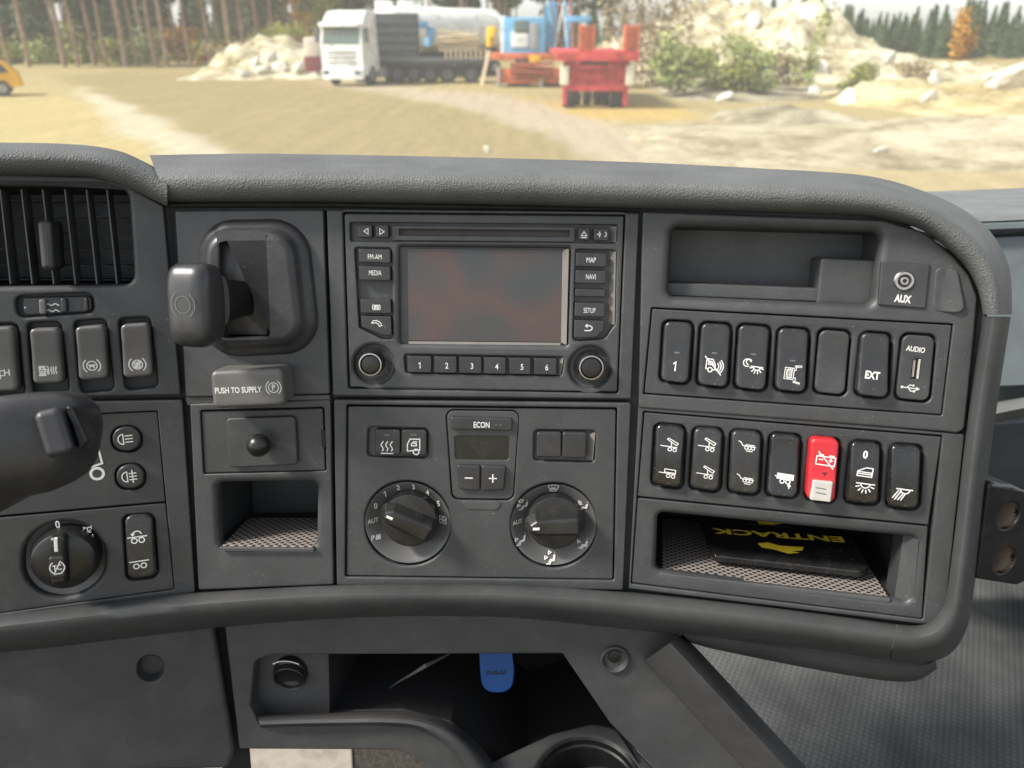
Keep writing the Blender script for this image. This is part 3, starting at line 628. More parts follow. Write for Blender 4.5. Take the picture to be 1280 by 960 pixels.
# ================================================================== FOG LIGHT BUTTONS, TRUCK PICTURE
def fog(label, pts, x, y, rear):
    t = T('fog_light_button', label, 'button', FL, x, y, 'fog light buttons')
    t.cap('cap', pts, 14, -.0085, .002, .0014, M_key)
    s = [['c'] + [(-.1 - .75 * math.cos(a * math.pi / 12), .8 * math.sin(a * math.pi / 12)) for a in range(-6, 7)]]
    s += [[(.2, y_), (1.2, y_)] for y_ in (.5, 0, -.5)]
    if rear: s += [[(.65, -1), (.65, 1)]]
    t.icon('fog_symbol', x - 3, y, 8, s, .002, rot=2, lw=1.3)
fog('round black button with front fog lamp symbol of three beams', fog1, 158, 549, False)
fog('round black button with crossed rear fog lamp symbol', fog2, 163, 596, True)
t = T('truck_emblem', 'white printed truck outline with ring wheel half hidden by the steering stalk', 'printed symbol', FL, 100, 575)
mb = MB(); strokes(mb, [[t.L(*p)[:2] for p in ((72, 600), (60, 600), (60, 556), (121, 555.5), (127.5, 579.5), (117, 583), (100, 590))], [t.L(*p)[:2] for p in ((116, 562), (121, 565), (118, 573))]], 2.4 * t.s, lambda u, v: -.0006)
mb.build('truck_outline', M_white, t.o, wn=False)
t.icon('ring_wheel', 121.5, 592, 7.2, [circ(0, 0, 1, 28)], -.0008, lw=3.2)
t.icon('ring_wheel', 66, 594, 7.2, [circ(0, 0, 1, 28)], -.0008, lw=3.2)

# ================================================================== ROTARY TRACTION KNOB (left)
t = T('traction_knob', 'large black rotary knob with white pointer and TC symbol at lower left', 'knob', FL, 80, 700)
c = t.L(79, 701, 0); k = t.s
mb = MB(); mb.lathe([(58 * k, -.0078), (52 * k, -.0060), (40 * k, -.0078), (39 * k, -.0084)], 56, (c.x, c.y), cap0=False); mb.build('dish', M_dish, t.o)
c2 = t.L(79, 702, .010)
mb = MB(); mb.lathe([(38 * k, -.008), (37.5 * k, .006), (35.5 * k, .0095), (32 * k, .011), (20 * k, .0118), (6 * k, .012)], 56, (c2.x, c2.y), cap0=False); kn = mb.build('knob_body', M_knob, t.o)
t.cap('grip', [(60, 672), (82, 671), (85, 732), (63, 733)], 6, .008, .0175, .003, M_knob)
t.cap('pointer', [(67, 673), (71.8, 672.8), (72.6, 690), (68, 690)], .5, .016, .0179, .0003, M_white)
t.cap('tc_button', [(60.5, 697), (80, 695.5), (82, 722), (62.5, 723)], 3, .012, .0187, .001, M_key)
t.icon('slip_control_symbol', 71.5, 709.5, 7.5, [circ(0, 0, 1.05, 9, 120, 240), circ(0, 0, 1.05, 9, -60, 60), [(-.6, -1.0), (.6, 1.0)], [(-.6, -1.05), (.5, -1.05)]], .0187, rot=4)
t.text('lettering', 'TC', 71.5, 709.5, 7, .0188, fx=.8, rot=4)
t.text('lettering', '0', 72, 655.5, 10, -.0058 + .0052, fx=.75, rot=4)
DIFF = [[(-.6, .9), (.7, .9)], [(-.6, 1.15), (-.6, .6)], [(.7, 1.15), (.7, .6)], [(0, .9), (0, -.9)], [(-.6, -.9), (.7, -.9)], [(-.6, -.6), (-.6, -1.15)], [(.7, -.6), (.7, -1.15)], [(-.5, -.35), (.5, .35)], [(-.5, .1), (.5, -.1)]]
t.icon('diff_lock_symbol', 110, 665, 6.5, DIFF, -.0006, rot=4, lw=1.2)

# ================================================================== PARKING BRAKE LEVER
t = T('hand_brake_lever', 'chunky black hand brake knob projecting left from its rounded housing', 'lever', FC, 320, 360)
mb = MB(); H = [(246, 277), (380, 275), (398, 440), (250, 447)]
hole = t.Ls([(273, 291), (330, 290), (336, 422), (278, 423)], .014)
oc = t.Ls(H, .005)
pr = None; loops = []
for w, d in [(-.001, -.0015), (.002, -.0005), (.004, .001), (.0055, .0035), (.007, .0055), (.0105, .007), (.0125, .0085), (.0138, .011), (.014, .0125)]:
    q = mb.ring([(p.x, p.y, w) for p in fillet(oc, 44 * t.s, d, 9)])
    if pr: mb.bridge(pr, q)
    pr = q
loops.append(pr); pr = None
for w, d in [(-.04, 0), (.008, 0), (.0125, -.0002), (.0137, -.0006), (.014, -.0012)]:
    q = mb.ring([(p.x, p.y, w) for p in fillet(hole, 5 * t.s, d, 9)])
    if pr: mb.bridge(pr, q)
    pr = q
loops.append(pr); mb.fill(loops); mb.build('housing', M_key, t.o)
t.pocket('slot_liner', [(270, 288), (334, 287), (340, 426), (274, 427)], 4, .006, -.035, M_dark, .001)
# curved shutter in the slot
mb = MB(); pr = None
for i in range(9):
    a = i / 8; y = 296 + 122 * a; w = .005 + .005 * math.sin(math.pi * a)
    q = mb.ring([t.L(274, y, w), t.L(334, y, w)])
    if pr: mb.bridge(pr, q, False)
    pr = q
mb.build('shutter', M_key, t.o)
def loft(mb, secs, n=28, e=2.6):
    """superellipse sections (centre, axis a, axis b)"""
    pr = None
    for j, (c, a, b) in enumerate(secs):
        c, a, b = Vector(c), Vector(a), Vector(b); pts = []
        for i in range(n):
            th = 2 * math.pi * i / n; ct, st = math.cos(th), math.sin(th)
            pts.append(c + a * (abs(ct) ** (2 / e) * (1 if ct >= 0 else -1)) + b * (abs(st) ** (2 / e) * (1 if st >= 0 else -1)))
        q = mb.ring(pts)
        if pr: mb.bridge(pr, q)
        else: mb.fan(q[::-1])
        pr = q
    mb.fan(pr)
k = t.s * .92
def kn(x, y, w): return t.L(x, y, w)
# stem
mb = MB(); A = kn(318, 372, .0); B = kn(272, 376, .040)
secs = []
for i, (f, ra, rb) in enumerate([(0, 22, 20), (.3, 23, 20), (.55, 25, 20), (.8, 28, 20), (1.05, 34, 22)]):
    p = A.lerp(B, f); secs.append((p, (0, ra * k, 0), (rb * k * .6, 0, -rb * k * .5)))
loft(mb, secs, e=3); mb.build('stem', M_knob, t.o)
# knob, sections along its own axis
mb = MB(); ax = Vector((-.22, 0, .975)).normalized(); bx = Vector((.975, 0, .22)).normalized()
C0 = kn(261, 377, .033); secs = []
for f, rh, rw in [(0, 26, 12), (2, 37, 19), (6, 44, 24), (12, 49, 27), (24, 52, 28), (36, 52, 27), (43, 50, 26), (48, 46, 23), (51.5, 39, 19), (53.5, 28, 12), (54, 14, 6)]:
    secs.append((C0 + ax * f * k * .95 + Vector((0, -.0006 * f / 20, 0)), (0, rh * k, 0), bx * rw * k * 1.1))
loft(mb, secs, 44, 4.2); kb = mb.build('knob', M_lever, t.o, sharp=60)
fcn = C0 + ax * 50 * k
def facept(u, v): return fcn + ax * .0018 + Vector((0, v, 0)) + bx * u
mb = MB(); pr = None
TT = T.__new__(T)
mb = MB()
paths = [circ(0, 0, .8), circ(0, 0, 1.25, 10, 125, 235), circ(0, 0, 1.25, 10, -55, 55)]
strokes(mb, [[q if q == 'c' else (q[0] * 13 * k, q[1] * 13 * k) for q in p] for p in paths], .9 * k, lambda u, v: 0)
mb.v = [C0 + ax * (54.8 * k * .95) + Vector((0, v.y, 0)) + bx * v.x for v in mb.v]; mb.build('park_symbol', MATS['lamp_grey'], kb, wn=False)

# ================================================================== PUSH TO SUPPLY BUTTON
t = T('supply_button', 'wide black push button lettered PUSH TO SUPPLY under the hand brake', 'button', FC, 310, 486)
t.cap('cap', [(262, 464), (352, 460), (356, 507), (266, 511.5)], 7, -.001, .022, .0028, M_rockL)
t.text('lettering', 'PUSH TO SUPPLY', 298, 487.5, 7.4, .022, width=56, rot=2.5, bold=.02)
t.icon('park_symbol', 342, 484.5, 7, [circ(0, 0, .85, 16), circ(0, 0, 1.3, 8, 125, 235), circ(0, 0, 1.3, 8, -55, 55)], .022, rot=2, lw=1)
t.text('lettering', 'P', 342, 484.5, 7.5, .0221, rot=2)

# ================================================================== BALL KNOB PANEL
t = T('mirror_joystick', 'small round ball knob on a square plate below the supply button', 'joystick', FC, 325, 553)
t.plate('base_panel', [(251.5, 514.5), (403.5, 510.5), (406.5, 588), (255.5, 591.5)], 2, -.009, -.0008, .0008, M_panel2)
t.cap('plate', [(282, 523), (369, 520.5), (372, 581), (286, 585)], 6, -.002, .003, .0012, M_panel2)
c = t.L(324, 556, .012); mb = MB(); rr = 15 * t.s
mb.lathe([(7 * t.s, .001), (6 * t.s, .006)] + [(rr * math.cos(R(a)) * .95, .013 + rr * math.sin(R(a)) * .95) for a in range(-60, 91, 10)], 32, (c.x, c.y), cap0=False); mb.build('ball_knob', M_knob, t.o)
t.cap('side_notch', [(401.5, 538), (406, 538), (406.5, 559), (402.5, 559)], 1, -.001, .0004, .0002, M_hole)
# mat in the column cubby
def floor_facet(t, f, px, py, w, tilt=0.0):
    O = f.O + f.U * f.at(px, py, w).x + f.V * f.at(px, py, w).y + f.N * w
    v = (-f.N + f.V * tilt).normalized()
    return Facet(O, f.U, v)
F1 = floor_facet(None, FC, 333, 682, -.004)
t = T('cubby_mat', 'worn rubber mat on the floor of the small centre cubby', 'mat', F1, 345, 665)
a = F1.at(273, 688), F1.at(394, 686)
mb = MB(); x0, x1, y0 = a[0].x + .001 - t.c.x, a[1].x - .001 - t.c.x, a[0].y - t.c.y
plate(mb, [(x0, y0 + .004), (x1, y0 + .004), (x1, y0 + .06), (x0, y0 + .06)], .002, .0005, .002, .0005); mb.build('mat', M_net, t.o)
mb = MB(); plate(mb, [(x0 - .001, y0 + .002), (x1 + .001, y0 + .002), (x1 + .001, y0 + .007), (x0 - .001, y0 + .007)], .001, -.001, .0016, .001); mb.build('front_lip', M_low, t.o)

# ================================================================== RADIO
t = T('radio_unit', 'double height radio with dusty blank screen in the middle of the dashboard', 'car radio', FC, 605, 380)
ra = t
face = [(430, 267), (780, 270), (771.5, 490), (437, 484)]
def sqc(x, y, r): return [(x - r, y - r), (x + r, y - r), (x + r, y + r), (x - r, y + r)]
rec_top = [(437, 278), (772, 281), (771, 304), (438, 302)]
rec_l = [(443, 309), (490, 310), (491, 424), (478, 424), (449, 410)]
rec_s = [(499, 308.5), (713, 310.5), (709, 432), (500, 430)]
rec_r = [(717, 312), (771, 313), (769, 406), (756, 423), (716, 427)]
rec_p = [(505, 443), (706, 446.5), (702, 470), (507, 466.5)]
t.plate('faceplate', face, 3, -.008, -.0010, .0009, M_radio, holes=[(rec_top, 3, .0009), (rec_l, 4, .0009), (rec_s, 3, .0030), (rec_r, 6, .0012), (rec_p, 4, .0012),
        (sqc(467, 456, 24.5), 24.4, .0030), (sqc(738, 460, 25.5), 25.4, .0030)], ns=8)
t.plate('backplate', [(432, 272), (778, 274), (770, 487), (439, 481)], 2, -.0075, -.0052, .0003, M_radio)
t.plate('slot_surround', [(489, 282), (719, 284), (718, 302.5), (490, 300.5)], 2, -.006, -.0022, .0004, M_radio, holes=[([(499, 286.5), (712, 288.5), (712, 296), (499, 294)], 1, .0006)])
t.plate('disc_slot', [(499, 287), (712, 289), (712, 296), (499, 294)], 1, -.0052, -.0046, .0001, plastic('slot_felt', (.05, .042, .04), .9, 900, .4))
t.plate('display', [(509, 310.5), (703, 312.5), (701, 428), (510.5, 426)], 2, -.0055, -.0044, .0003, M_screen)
B = t.cap
def key(name, pts, r=2, w=.0006, e=.0006, icons=(), h=None):
    b = B(name, pts, r, -.0052, w, e, M_key, rings=2)
    for fn in icons: fn(b, w)
    return b
def KT(txt, x, y, hh=6, **kw):
    kw.setdefault('bold', .0 if hh < 7 else .01)
    return lambda b, w: t.text('lettering', txt, x, y, hh, w, parent=b, **kw)
def KI(name, x, y, s, paths, lw=1.0, **kw): return lambda b, w: t.icon(name, x, y, s, paths, w, parent=b, lw=lw, **kw)
TRI = lambda d: [['c', (-.6 * d, 0), (.6 * d, .8), (.6 * d, -.8)]]
key('seek_button', [(447, 281), (465, 281), (465, 297), (447.5, 297)], icons=[KI('arrow_symbol', 457.5, 289, 4.4, TRI(1))])
key('seek_button', [(469, 281), (485.5, 281), (485.5, 297), (469.5, 297)], icons=[KI('arrow_symbol', 477.5, 289.5, 4.4, TRI(-1))])
key('eject_button', [(723, 285), (737, 285), (737, 300.5), (723, 300)], icons=[KI('eject_symbol', 730, 293.5, 4.2, [['c', (-.8, -.3), (0, .9), (.8, -.3)], [(-.8, -.8), (.8, -.8)]])])
key('dimmer_button', [(742, 285), (761, 285.5), (761, 301.5), (742, 300.5)], icons=[KI('day_night_symbol', 749.5, 293, 3.4, [circ(0, 0, .35, 8), [(-.9, 0), (-.6, 0)], [(0, .6), (0, 1)], [(0, -.6), (0, -1)]]), KI('day_night_symbol', 756, 293, 3.2, [circ(-.3, 0, .9, 8, -70, 70)])])
key('source_button', [(448, 311), (488, 312), (488, 329), (448.5, 328)], icons=[KT('FM-AM', 468.5, 321, 6, width=17)])
key('source_button', [(448.5, 332.5), (488, 333.5), (488, 351), (449, 350)], icons=[KT('MEDIA', 469, 341, 6, width=15.5)])
key('camera_button', [(450, 374), (488.5, 374), (489, 392), (451, 391.5)], icons=[KI('camera_symbol', 470.5, 384, 4, [sq(-.6, -.7, .6, .6), circ(0, 0, .35, 8), [(-1.0, .8), (-1.2, 0), (-1.0, -.8)], [(1.0, .8), (1.2, 0), (1.0, -.8)]])])
key('phone_button', [(451, 395), (489, 395.5), (489.5, 420), (478, 418.5), (452, 409)], icons=[KI('phone_symbol', 471, 404.5, 5, [[(-1.3, .1), (-.9, .7), (0, .8), (.9, .3), (1.3, -.5), (.7, -.7), (.4, -.1), (-.3, .3), (-.8, .1), (-1.3, .1)]])])
key('map_button', [(720, 315.5), (758.5, 317), (758, 334), (719.5, 333)], icons=[KT('MAP', 739, 325, 6.2, width=11.5)])
key('navi_button', [(719.5, 337.5), (758, 338.5), (757.5, 355), (719, 354)], icons=[KT('NAVI', 738.5, 346, 6.2, width=12)])
key('blank_button', [(719, 361), (757, 362), (756.5, 371.5), (719, 370.5)])
key('setup_button', [(719, 378.5), (756.5, 379), (756, 396.5), (718, 395.5)], icons=[KT('SETUP', 737, 388, 6.2, width=15)])
key('back_button', [(718, 400), (756, 401), (754.5, 414), (744, 422), (717.5, 422.5)], icons=[KI('return_symbol', 735.5, 410, 4.6, [[(-1, -.7), (.5, -.7), (1, -.3), (1, .2), (.5, .6), (-.7, .6)], [(-.3, 1.0), (-.8, .6), (-.3, .2)]], lw=1.2)])
t.plate('card_slot', [(765, 316), (768, 316), (767.5, 333), (764.5, 333)], 1, -.006, -.0046, .0002, M_hole)
for i, (a, b) in enumerate([(509, 539.5), (542.5, 571), (574, 602), (605, 632.5), (636.5, 663.5), (667.5, 696)]):
    y = 445 + i * .55
    key('preset_button', [(a, y), (b, y + .4), (b - .3, y + 21), (a + .3, y + 20.6)], icons=[KT(str(i + 1), a + 16, y + 11.5, 7.5)])
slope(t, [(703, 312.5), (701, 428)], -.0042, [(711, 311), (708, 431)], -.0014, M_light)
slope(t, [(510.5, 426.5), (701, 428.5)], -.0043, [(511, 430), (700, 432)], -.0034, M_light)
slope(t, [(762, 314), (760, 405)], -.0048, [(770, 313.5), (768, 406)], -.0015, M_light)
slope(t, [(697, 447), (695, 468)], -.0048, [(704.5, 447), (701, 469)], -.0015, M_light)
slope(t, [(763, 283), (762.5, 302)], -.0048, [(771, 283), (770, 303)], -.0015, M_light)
def round_knob(x, y, rr, knurl):
    c = t.L(x, y, .006); s = t.s; mb = MB()
    mb.lathe([(24.4 * s, -.0052), (18 * s, -.0052)], 40, (t.L(x + 2, y + 1).x, t.L(x + 2, y + 1).y), cap0=False, cap1=False)
    mb.build('knob_dish', M_dish, t.o)
    mb = MB(); n = 44; pr = None
    for r, w in [(rr, -.005), (rr, .0042), (rr - .8, .006), (rr - 3.0, .0066)]:
        pts = [(c.x + (r + (.7 if (knurl and w < .005 and i % 4 < 2) else 0)) * s * math.cos(2 * math.pi * i / n), c.y + (r + (.7 if (knurl and w < .005 and i % 4 < 2) else 0)) * s * math.sin(2 * math.pi * i / n), w) for i in range(n)]
        q = mb.ring(pts)
        if pr: mb.bridge(pr, q)
        pr = q
    q = mb.ring([(c.x + (rr - 3.6) * s * math.cos(2 * math.pi * i / n), c.y + (rr - 3.6) * s * math.sin(2 * math.pi * i / n), .0058) for i in range(n)]); mb.bridge(pr, q)
    k = mb.build('knob', M_knob if not knurl else M_knob, t.o)
    mb = MB(); mb.lathe([((rr - 1.0) * s, .0061), ((rr - 1.3) * s, .0069), ((rr - 2.6) * s, .0070), ((rr - 3) * s, .0060)], 48, (c.x, c.y), cap0=False, cap1=False); mb.build('bright_ring', M_chrome, k)
    mb = MB(); mb.lathe([((rr - 3.8) * s, .0050), ((rr - 4.4) * s, .0062), ((rr - 7) * s, .0066), (2 * s, .0067)], 40, (c.x, c.y), cap0=False); mb.build('knob_cap', M_knob, k)
round_knob(463, 455.5, 15.5, False); round_knob(739, 459.5, 16.5, True)

# ================================================================== CLIMATE CONTROL
t = T('climate_control', 'climate control panel with two big rotary knobs below the radio', 'control panel', FC, 603, 615)
face = [(435, 508), (770, 511.5), (766, 724), (433, 719.5)]
ru1 = [(460, 534), (535, 536), (534.5, 573), (459, 571)]; ru2 = [(668, 537.5), (745, 538.5), (743, 578), (667, 576)]
econ = [(556.5, 508), (650, 509), (641, 626), (565, 625)]
d1, d2 = (509.5, 654.5), (692, 657)
t.plate('faceplate', face, 3, -.0085, -.0008, .0008, M_panel, holes=[(ru1, 5, .0014), (ru2, 5, .0014), ([(557, 512), (649.5, 513), (642, 626), (564.5, 625)], 10, .0009), (sqc(*d1, 53), 52.9, .0018), (sqc(*d2, 53), 52.9, .0018)], ns=10)
t.plate('recess_floor', [(455, 530), (750, 533), (750, 582), (455, 579)], 1, -.0085, -.0046, .0003, M_radio)
def cbtn(pts, paths=None, x=0, y=0, s=8):
    b = t.cap('push_button', pts, 3.5, -.0047, .0016, .0010, M_key, rings=2)
    if paths:
        t.icon('symbol', x, y, s, paths, .0016, parent=b, lw=1.3)
        t.icon('indicator', x, y - 14.5, 4, [sq(-.8, -.2, .8, .2)], .0016, parent=b, mat=MATS['lamp_grey'], lw=.8)
HEAT = [[(x + .16 * math.sin(i * .75), -.65 + i * .15) for i in range(11)] for x in (-.7, 0, .7)] + [[(-.9, -1.05), (.9, -1.05)]]
CABR = [['c', (-.9, -.7), (-.9, .3), (-.5, 1.1), (.9, 1.1), (.9, -.5)], circ(.35, -.8, .42, 10), [(.5, .7), (0, .7), (-.3, .4), (-.3, .1), (.4, .1), (.4, .45), (0, .45)]]
cbtn([(469, 537), (500.5, 537.5), (500, 569), (468.5, 568.5)], HEAT, 483.5, 558.5, 8)
cbtn([(501.8, 537.5), (533.5, 538), (533, 569.5), (501.5, 569)], CABR, 517, 558, 8.5)
cbtn([(671, 540), (702, 540.5), (701.5, 572), (671, 571.5)]); cbtn([(703.3, 540.5), (733.5, 541), (732.5, 573), (702.8, 572.5)])
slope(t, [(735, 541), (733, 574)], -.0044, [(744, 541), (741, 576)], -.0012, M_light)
t.plate('econ_panel', [(558, 513), (649, 514), (641, 624), (566, 623)], 9, -.008, -.0012, .0006, M_radio, holes=[([(568, 544.5), (637, 545.5), (636, 575.5), (569, 574.5)], 4, .0006)])
t.plate('econ_display', [(566, 543), (639, 544), (638, 577), (567, 576)], 3, -.006, -.0020, .0002, M_gloss)
b = t.cap('econ_button', [(563.5, 521), (640.5, 523), (640, 538.5), (564, 537)], 3, -.002, .0016, .0008, M_key, rings=2)
t.text('lettering', 'ECON', 602, 531, 7.5, .0016, width=19.5, parent=b); t.icon('indicator', 623, 531, 3, [[(-1.2, 0), (-.6, 0)], [(.6, 0), (1.2, 0)]], .0016, parent=b, mat=MATS['lamp_grey'])
b = t.cap('minus_button', [(571, 581.5), (600.5, 582), (600, 614), (573, 612)], 3, -.002, .0018, .0010, M_key, rings=2); t.icon('minus_sign', 586, 597.5, 5, [[(-.9, 0), (.9, 0)]], .0018, parent=b, lw=1.6)
b = t.cap('plus_button', [(601.8, 582), (632.5, 583), (630, 613), (601.3, 614)], 3, -.002, .0018, .0010, M_key, rings=2); t.icon('plus_sign', 616, 598, 5, [[(-.9, 0), (.9, 0)], [(0, -1), (0, 1)]], .0018, parent=b, lw=1.6)
t.cap('finger_dimple', [(574, 626), (629, 626.5), (622, 638), (584, 637)], 5, -.004, -.0002, .0006, M_bar, rings=2)
def dial(d, kc, ang, marks, name):
    c = t.L(*d, 0); s = t.s; R0 = 53 * s
    mb = MB(); mb.lathe([(R0 + .0005, -.0014), (R0 * .98, -.0018), (R0 * .92, -.0030), (R0 * .70, -.0080), (R0 * .6, -.0082)], 72, (c.x, c.y), cap0=False); ds = mb.build('dial_dish', M_dish, t.o, sharp=50)
    c = t.L(*kc, .006); rk = 34.5 * s; mb = MB()
    mb.lathe([(rk * 1.0, -.007), (rk, .0035), (rk * .975, .0046), (rk * .93, .0050), (rk * .3, .0054)], 64, (c.x, c.y), cap0=False); kb = mb.build('dial_knob', M_knob, t.o)
    ca, sa = math.cos(R(ang)), math.sin(R(ang))
    def q(x, y): return (c.x + x * ca - y * sa, c.y + x * sa + y * ca)
    bl = [q(-rk * .99, -rk * .16), q(-rk * .70, -rk * .36), q(rk * .80, -rk * .42), q(rk * .94, -rk * .28), q(rk * .94, rk * .28), q(rk * .80, rk * .40), q(-rk * .70, rk * .34), q(-rk * .99, rk * .16)]
    mb = MB(); pr = None
    for w, dd in [(.004, -.0022), (.0075, -.0008), (.0105, .0006), (.0125, .0014), (.0135, .0024), (.0138, .0036)]:
        g = mb.ring([(p.x, p.y, w) for p in fillet(bl, 4 * s, dd, 4)])
        if pr: mb.bridge(pr, g)
        pr = g
    mb.fill([pr]); mb.build('grip', M_knob, kb, sharp=45)
    mb = MB(); mb.box(( *q(-rk * .70, 0), .0131), (rk * .12, rk * .045, .0012), Matrix.Rotation(R(ang), 3, 'Z')); mb.build('pointer', M_white, kb)
    cd = t.L(*d, 0)
    hc = lambda u, v: max(-.008, -.0021 - (.94 * R0 - math.hypot(u - cd.x, v - cd.y)) / (.24 * R0) * .0051)
    for m in marks: m(ds, hc)
W_ = 0.0
def MT(txt, x, y, hh, w=W_, **kw): return lambda p, hc: t.text('lettering', txt, x, y, hh, w + .0004, parent=p, hf=hc, **kw)
def MI(x, y, s, paths, lw=1.1, rot=0, w=W_): return lambda p, hc: t.icon('airflow_symbol', x, y, s, paths, w + .0004, parent=p, lw=lw, rot=rot, hf=hc)
FAN = [circ(.45, .45, .42, 8), circ(-.45, .45, .42, 8), circ(.45, -.45, .42, 8), circ(-.45, -.45, .42, 8)]
MAN = [[(.9, 1.0), (.9, .9)], [(.75, .5), (.55, -.3), (-.1, -.4), (-.5, -1.1), (-.9, -1.1)], [(.95, .5), (.8, -.5), (.1, -.6), (-.2, -1.2)]]
ARR = lambda x, y: [[(x - .35, y + .3), (x - .35, y - .3), (x + .25, y), (x - .35, y + .3)]]
SCREEN = [['c', (-1.1, .7), (0, .95), (1.1, .7), (.6, -.8), (-.6, -.8)], [(-.35, -.5), (-.35, .3)], [(0, -.5), (0, .3)], [(.35, -.5), (.35, .3)], [(-.6, -.1), (.6, -.1)]]
dial(d1, (511.5, 652), -25, [MT('0', 468.5, 634.5, 8.5, fx=.7), MT('1', 480.7, 619.5, 8.5), MT('2', 497, 611, 8.5), MT('3', 516, 610.5, 8.5), MT('4', 533.5, 617.5, 8.5), MT('5', 547.3, 631.5, 8.5),
     lambda p, hc: t.icon('fan_symbol', 552.7, 652.3, 5.6, FAN, W_ + .0004, hf=hc, parent=p, lw=1), MT('AUT', 465, 653.5, 6, width=12.5, bold=.01, rot=3), MT('P', 465.5, 674, 6.5),
     lambda p, hc: t.icon('fan_symbol', 471.5, 674, 3, FAN, W_ + .0004, hf=hc, parent=p, lw=.9)], 'fan')
dial(d2, (694, 655), 3, [lambda p, hc: t.icon('windscreen_symbol', 692, 612, 6, SCREEN, W_ + .0004, hf=hc, parent=p, lw=1.1), MI(729, 634.5, 6, MAN + ARR(-.5, .8) + ARR(-.3, .3)), MI(729, 681, 6, MAN + ARR(-.7, .1)),
     MI(688.5, 699.5, 6, MAN + ARR(-.9, .0) + ARR(-.1, .9)), MI(651, 676, 6, MAN + ARR(-.8, .1)), MI(654, 633, 6, MAN + ARR(-.8, .0) + [['c', (-1, 1.2), (-.5, 1.4), (0, 1.2), (-.3, .7), (-.7, .7)]]),
     MT('AUT', 647, 655, 6, width=12.5, bold=.01, rot=3)], 'air')

# ================================================================== LOWER RIGHT POCKET CONTENTS
F2 = floor_facet(None, FR, 970, 735, -.003)
t = T('pocket_mat', 'grey net pattern rubber mat on the floor of the open lower right pocket', 'mat', F2, 970, 720)
a, b = F2.at(824, 716), F2.at(1114, 752)
x0, x1, y0 = a.x - t.c.x, b.x - t.c.x, F2.at(970, 736).y - t.c.y
mb = MB(); plate(mb, [(x0 + .002, y0 + .004), (x1 - .001, y0 + .004), (x1 - .001, y0 + .112), (x0 + .002, y0 + .112)], .002, .0005, .002, .0005); mb.build('mat', M_net, t.o)
mb = MB(); plate(mb, [(x0, y0 + .0005), (x1, y0 + .0005), (x1, y0 + .0085), (x0, y0 + .0085)], .001, -.001, .0018, .001); mb.build('front_lip', M_bar, t.o)
F3 = Facet(F2.O + F2.N * .004, F2.U, F2.V + F2.N * .10)
t = T('document_case', 'flat black case with upside down yellow ENTRACK lettering lying in the lower right pocket', 'case', F3, 970, 690)
mb = MB(); plate(mb, t.Ls([(893, 694), (1076, 714), (1086, 708), (1056, 664), (1010, 640), (868, 630)], .005), [3 * t.s, 8 * t.s, 6 * t.s, 10 * t.s, 2 * t.s, 2 * t.s], .0002, .005, .0012); mb.build('case_body', M_gloss, t.o)
t.text('lettering', 'ENTRACK', 971, 669, 15, .0051, M_yel, rot=184, width=164, bold=.03)
t.icon('small_print', 961, 657.5, 5, [[(-6 + i * 1.1, 0), (-5.2 + i * 1.1, 0)] for i in range(11)], .0051, MATS['lamp_grey'], lw=.9, rot=4)
def blob(t, name, pts, w, mat):
    mb = MB(); q = mb.ring([t.L(x, y, w) for x, y in pts]); mb.fill([q]); return mb.build(name, mat, t.o, wn=False)
blob(t, 'emblem', [(947, 679), (960, 678), (975, 682), (1005, 684), (1003, 688), (990, 689), (1000, 691), (985, 692), (968, 687), (952, 684)], .0052, M_yel)
blob(t, 'emblem', [(946, 648), (957, 649), (966, 653), (979, 654), (966, 656), (948, 655)], .0052, M_yel)

# ================================================================== LOWER CONSOLE
DC = Facet(FC.O - FC.N * .022, FC.U, FC.V)
t = T('lower_console', 'dark grey centre console with open shelf below the dashboard', 'console', DC, 600, 850)
outl = [(280, 780), (430, 768), (640, 770), (850, 784), (850, 796), (812, 828), (955, 985), (842, 985), (763, 905), (703, 817.5), (340, 819), (318, 826), (313, 884), (326, 908), (500, 905), (562, 921), (592, 950), (602, 985), (548, 985), (533, 955), (500, 938), (299, 937)]
t.plate('frame', outl, [2, 2, 2, 2, 2, 2, 2, 2, 12, 4, 6, 12, 10, 4, 30, 20, 20, 2, 2, 20, 20, 3], -.020, 0, .0018, M_low)
t.plate('socket_panel', [(316, 816), (411, 814), (413, 893), (320, 895)], 5, -.020, -.016, .0008, M_low)
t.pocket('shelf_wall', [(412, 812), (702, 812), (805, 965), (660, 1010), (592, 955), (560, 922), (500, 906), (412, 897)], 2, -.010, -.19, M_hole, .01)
# rounded lip of the shelf
inn2 = [(322, 896), (400, 894), (500, 893), (548, 903), (585, 927), (612, 962), (630, 1000)]
out2 = [(326, 910), (400, 908), (494, 908), (534, 917), (562, 938), (584, 970), (596, 1005)]
def ribbonF(t, inn, out, prof, name, mat, sub=4):
    mb = MB(); pr = None; n = len(inn)
    def cr(p, i, u):
        a, b, c, d = p[max(i - 1, 0)], p[i], p[min(i + 1, n - 1)], p[min(i + 2, n - 1)]
        return [.5 * ((2 * b[k]) + (-a[k] + c[k]) * u + (2 * a[k] - 5 * b[k] + 4 * c[k] - d[k]) * u * u + (-a[k] + 3 * b[k] - 3 * c[k] + d[k]) * u ** 3) for k in (0, 1)]
    st = [(cr(inn, i, k / sub), cr(out, i, k / sub)) for i in range(n - 1) for k in range(sub)] + [(inn[-1], out[-1])]
    for j, (a, b) in enumerate(st):
        q = mb.ring([t.L(a[0] + (b[0] - a[0]) * f, a[1] + (b[1] - a[1]) * f, w) for f, w in prof])
        if pr: mb.bridge(pr, q, False)
        if j in (0, len(st) - 1): mb.fan(q)
        pr = q
    return mb.build(name, mat, t.o, sharp=50)
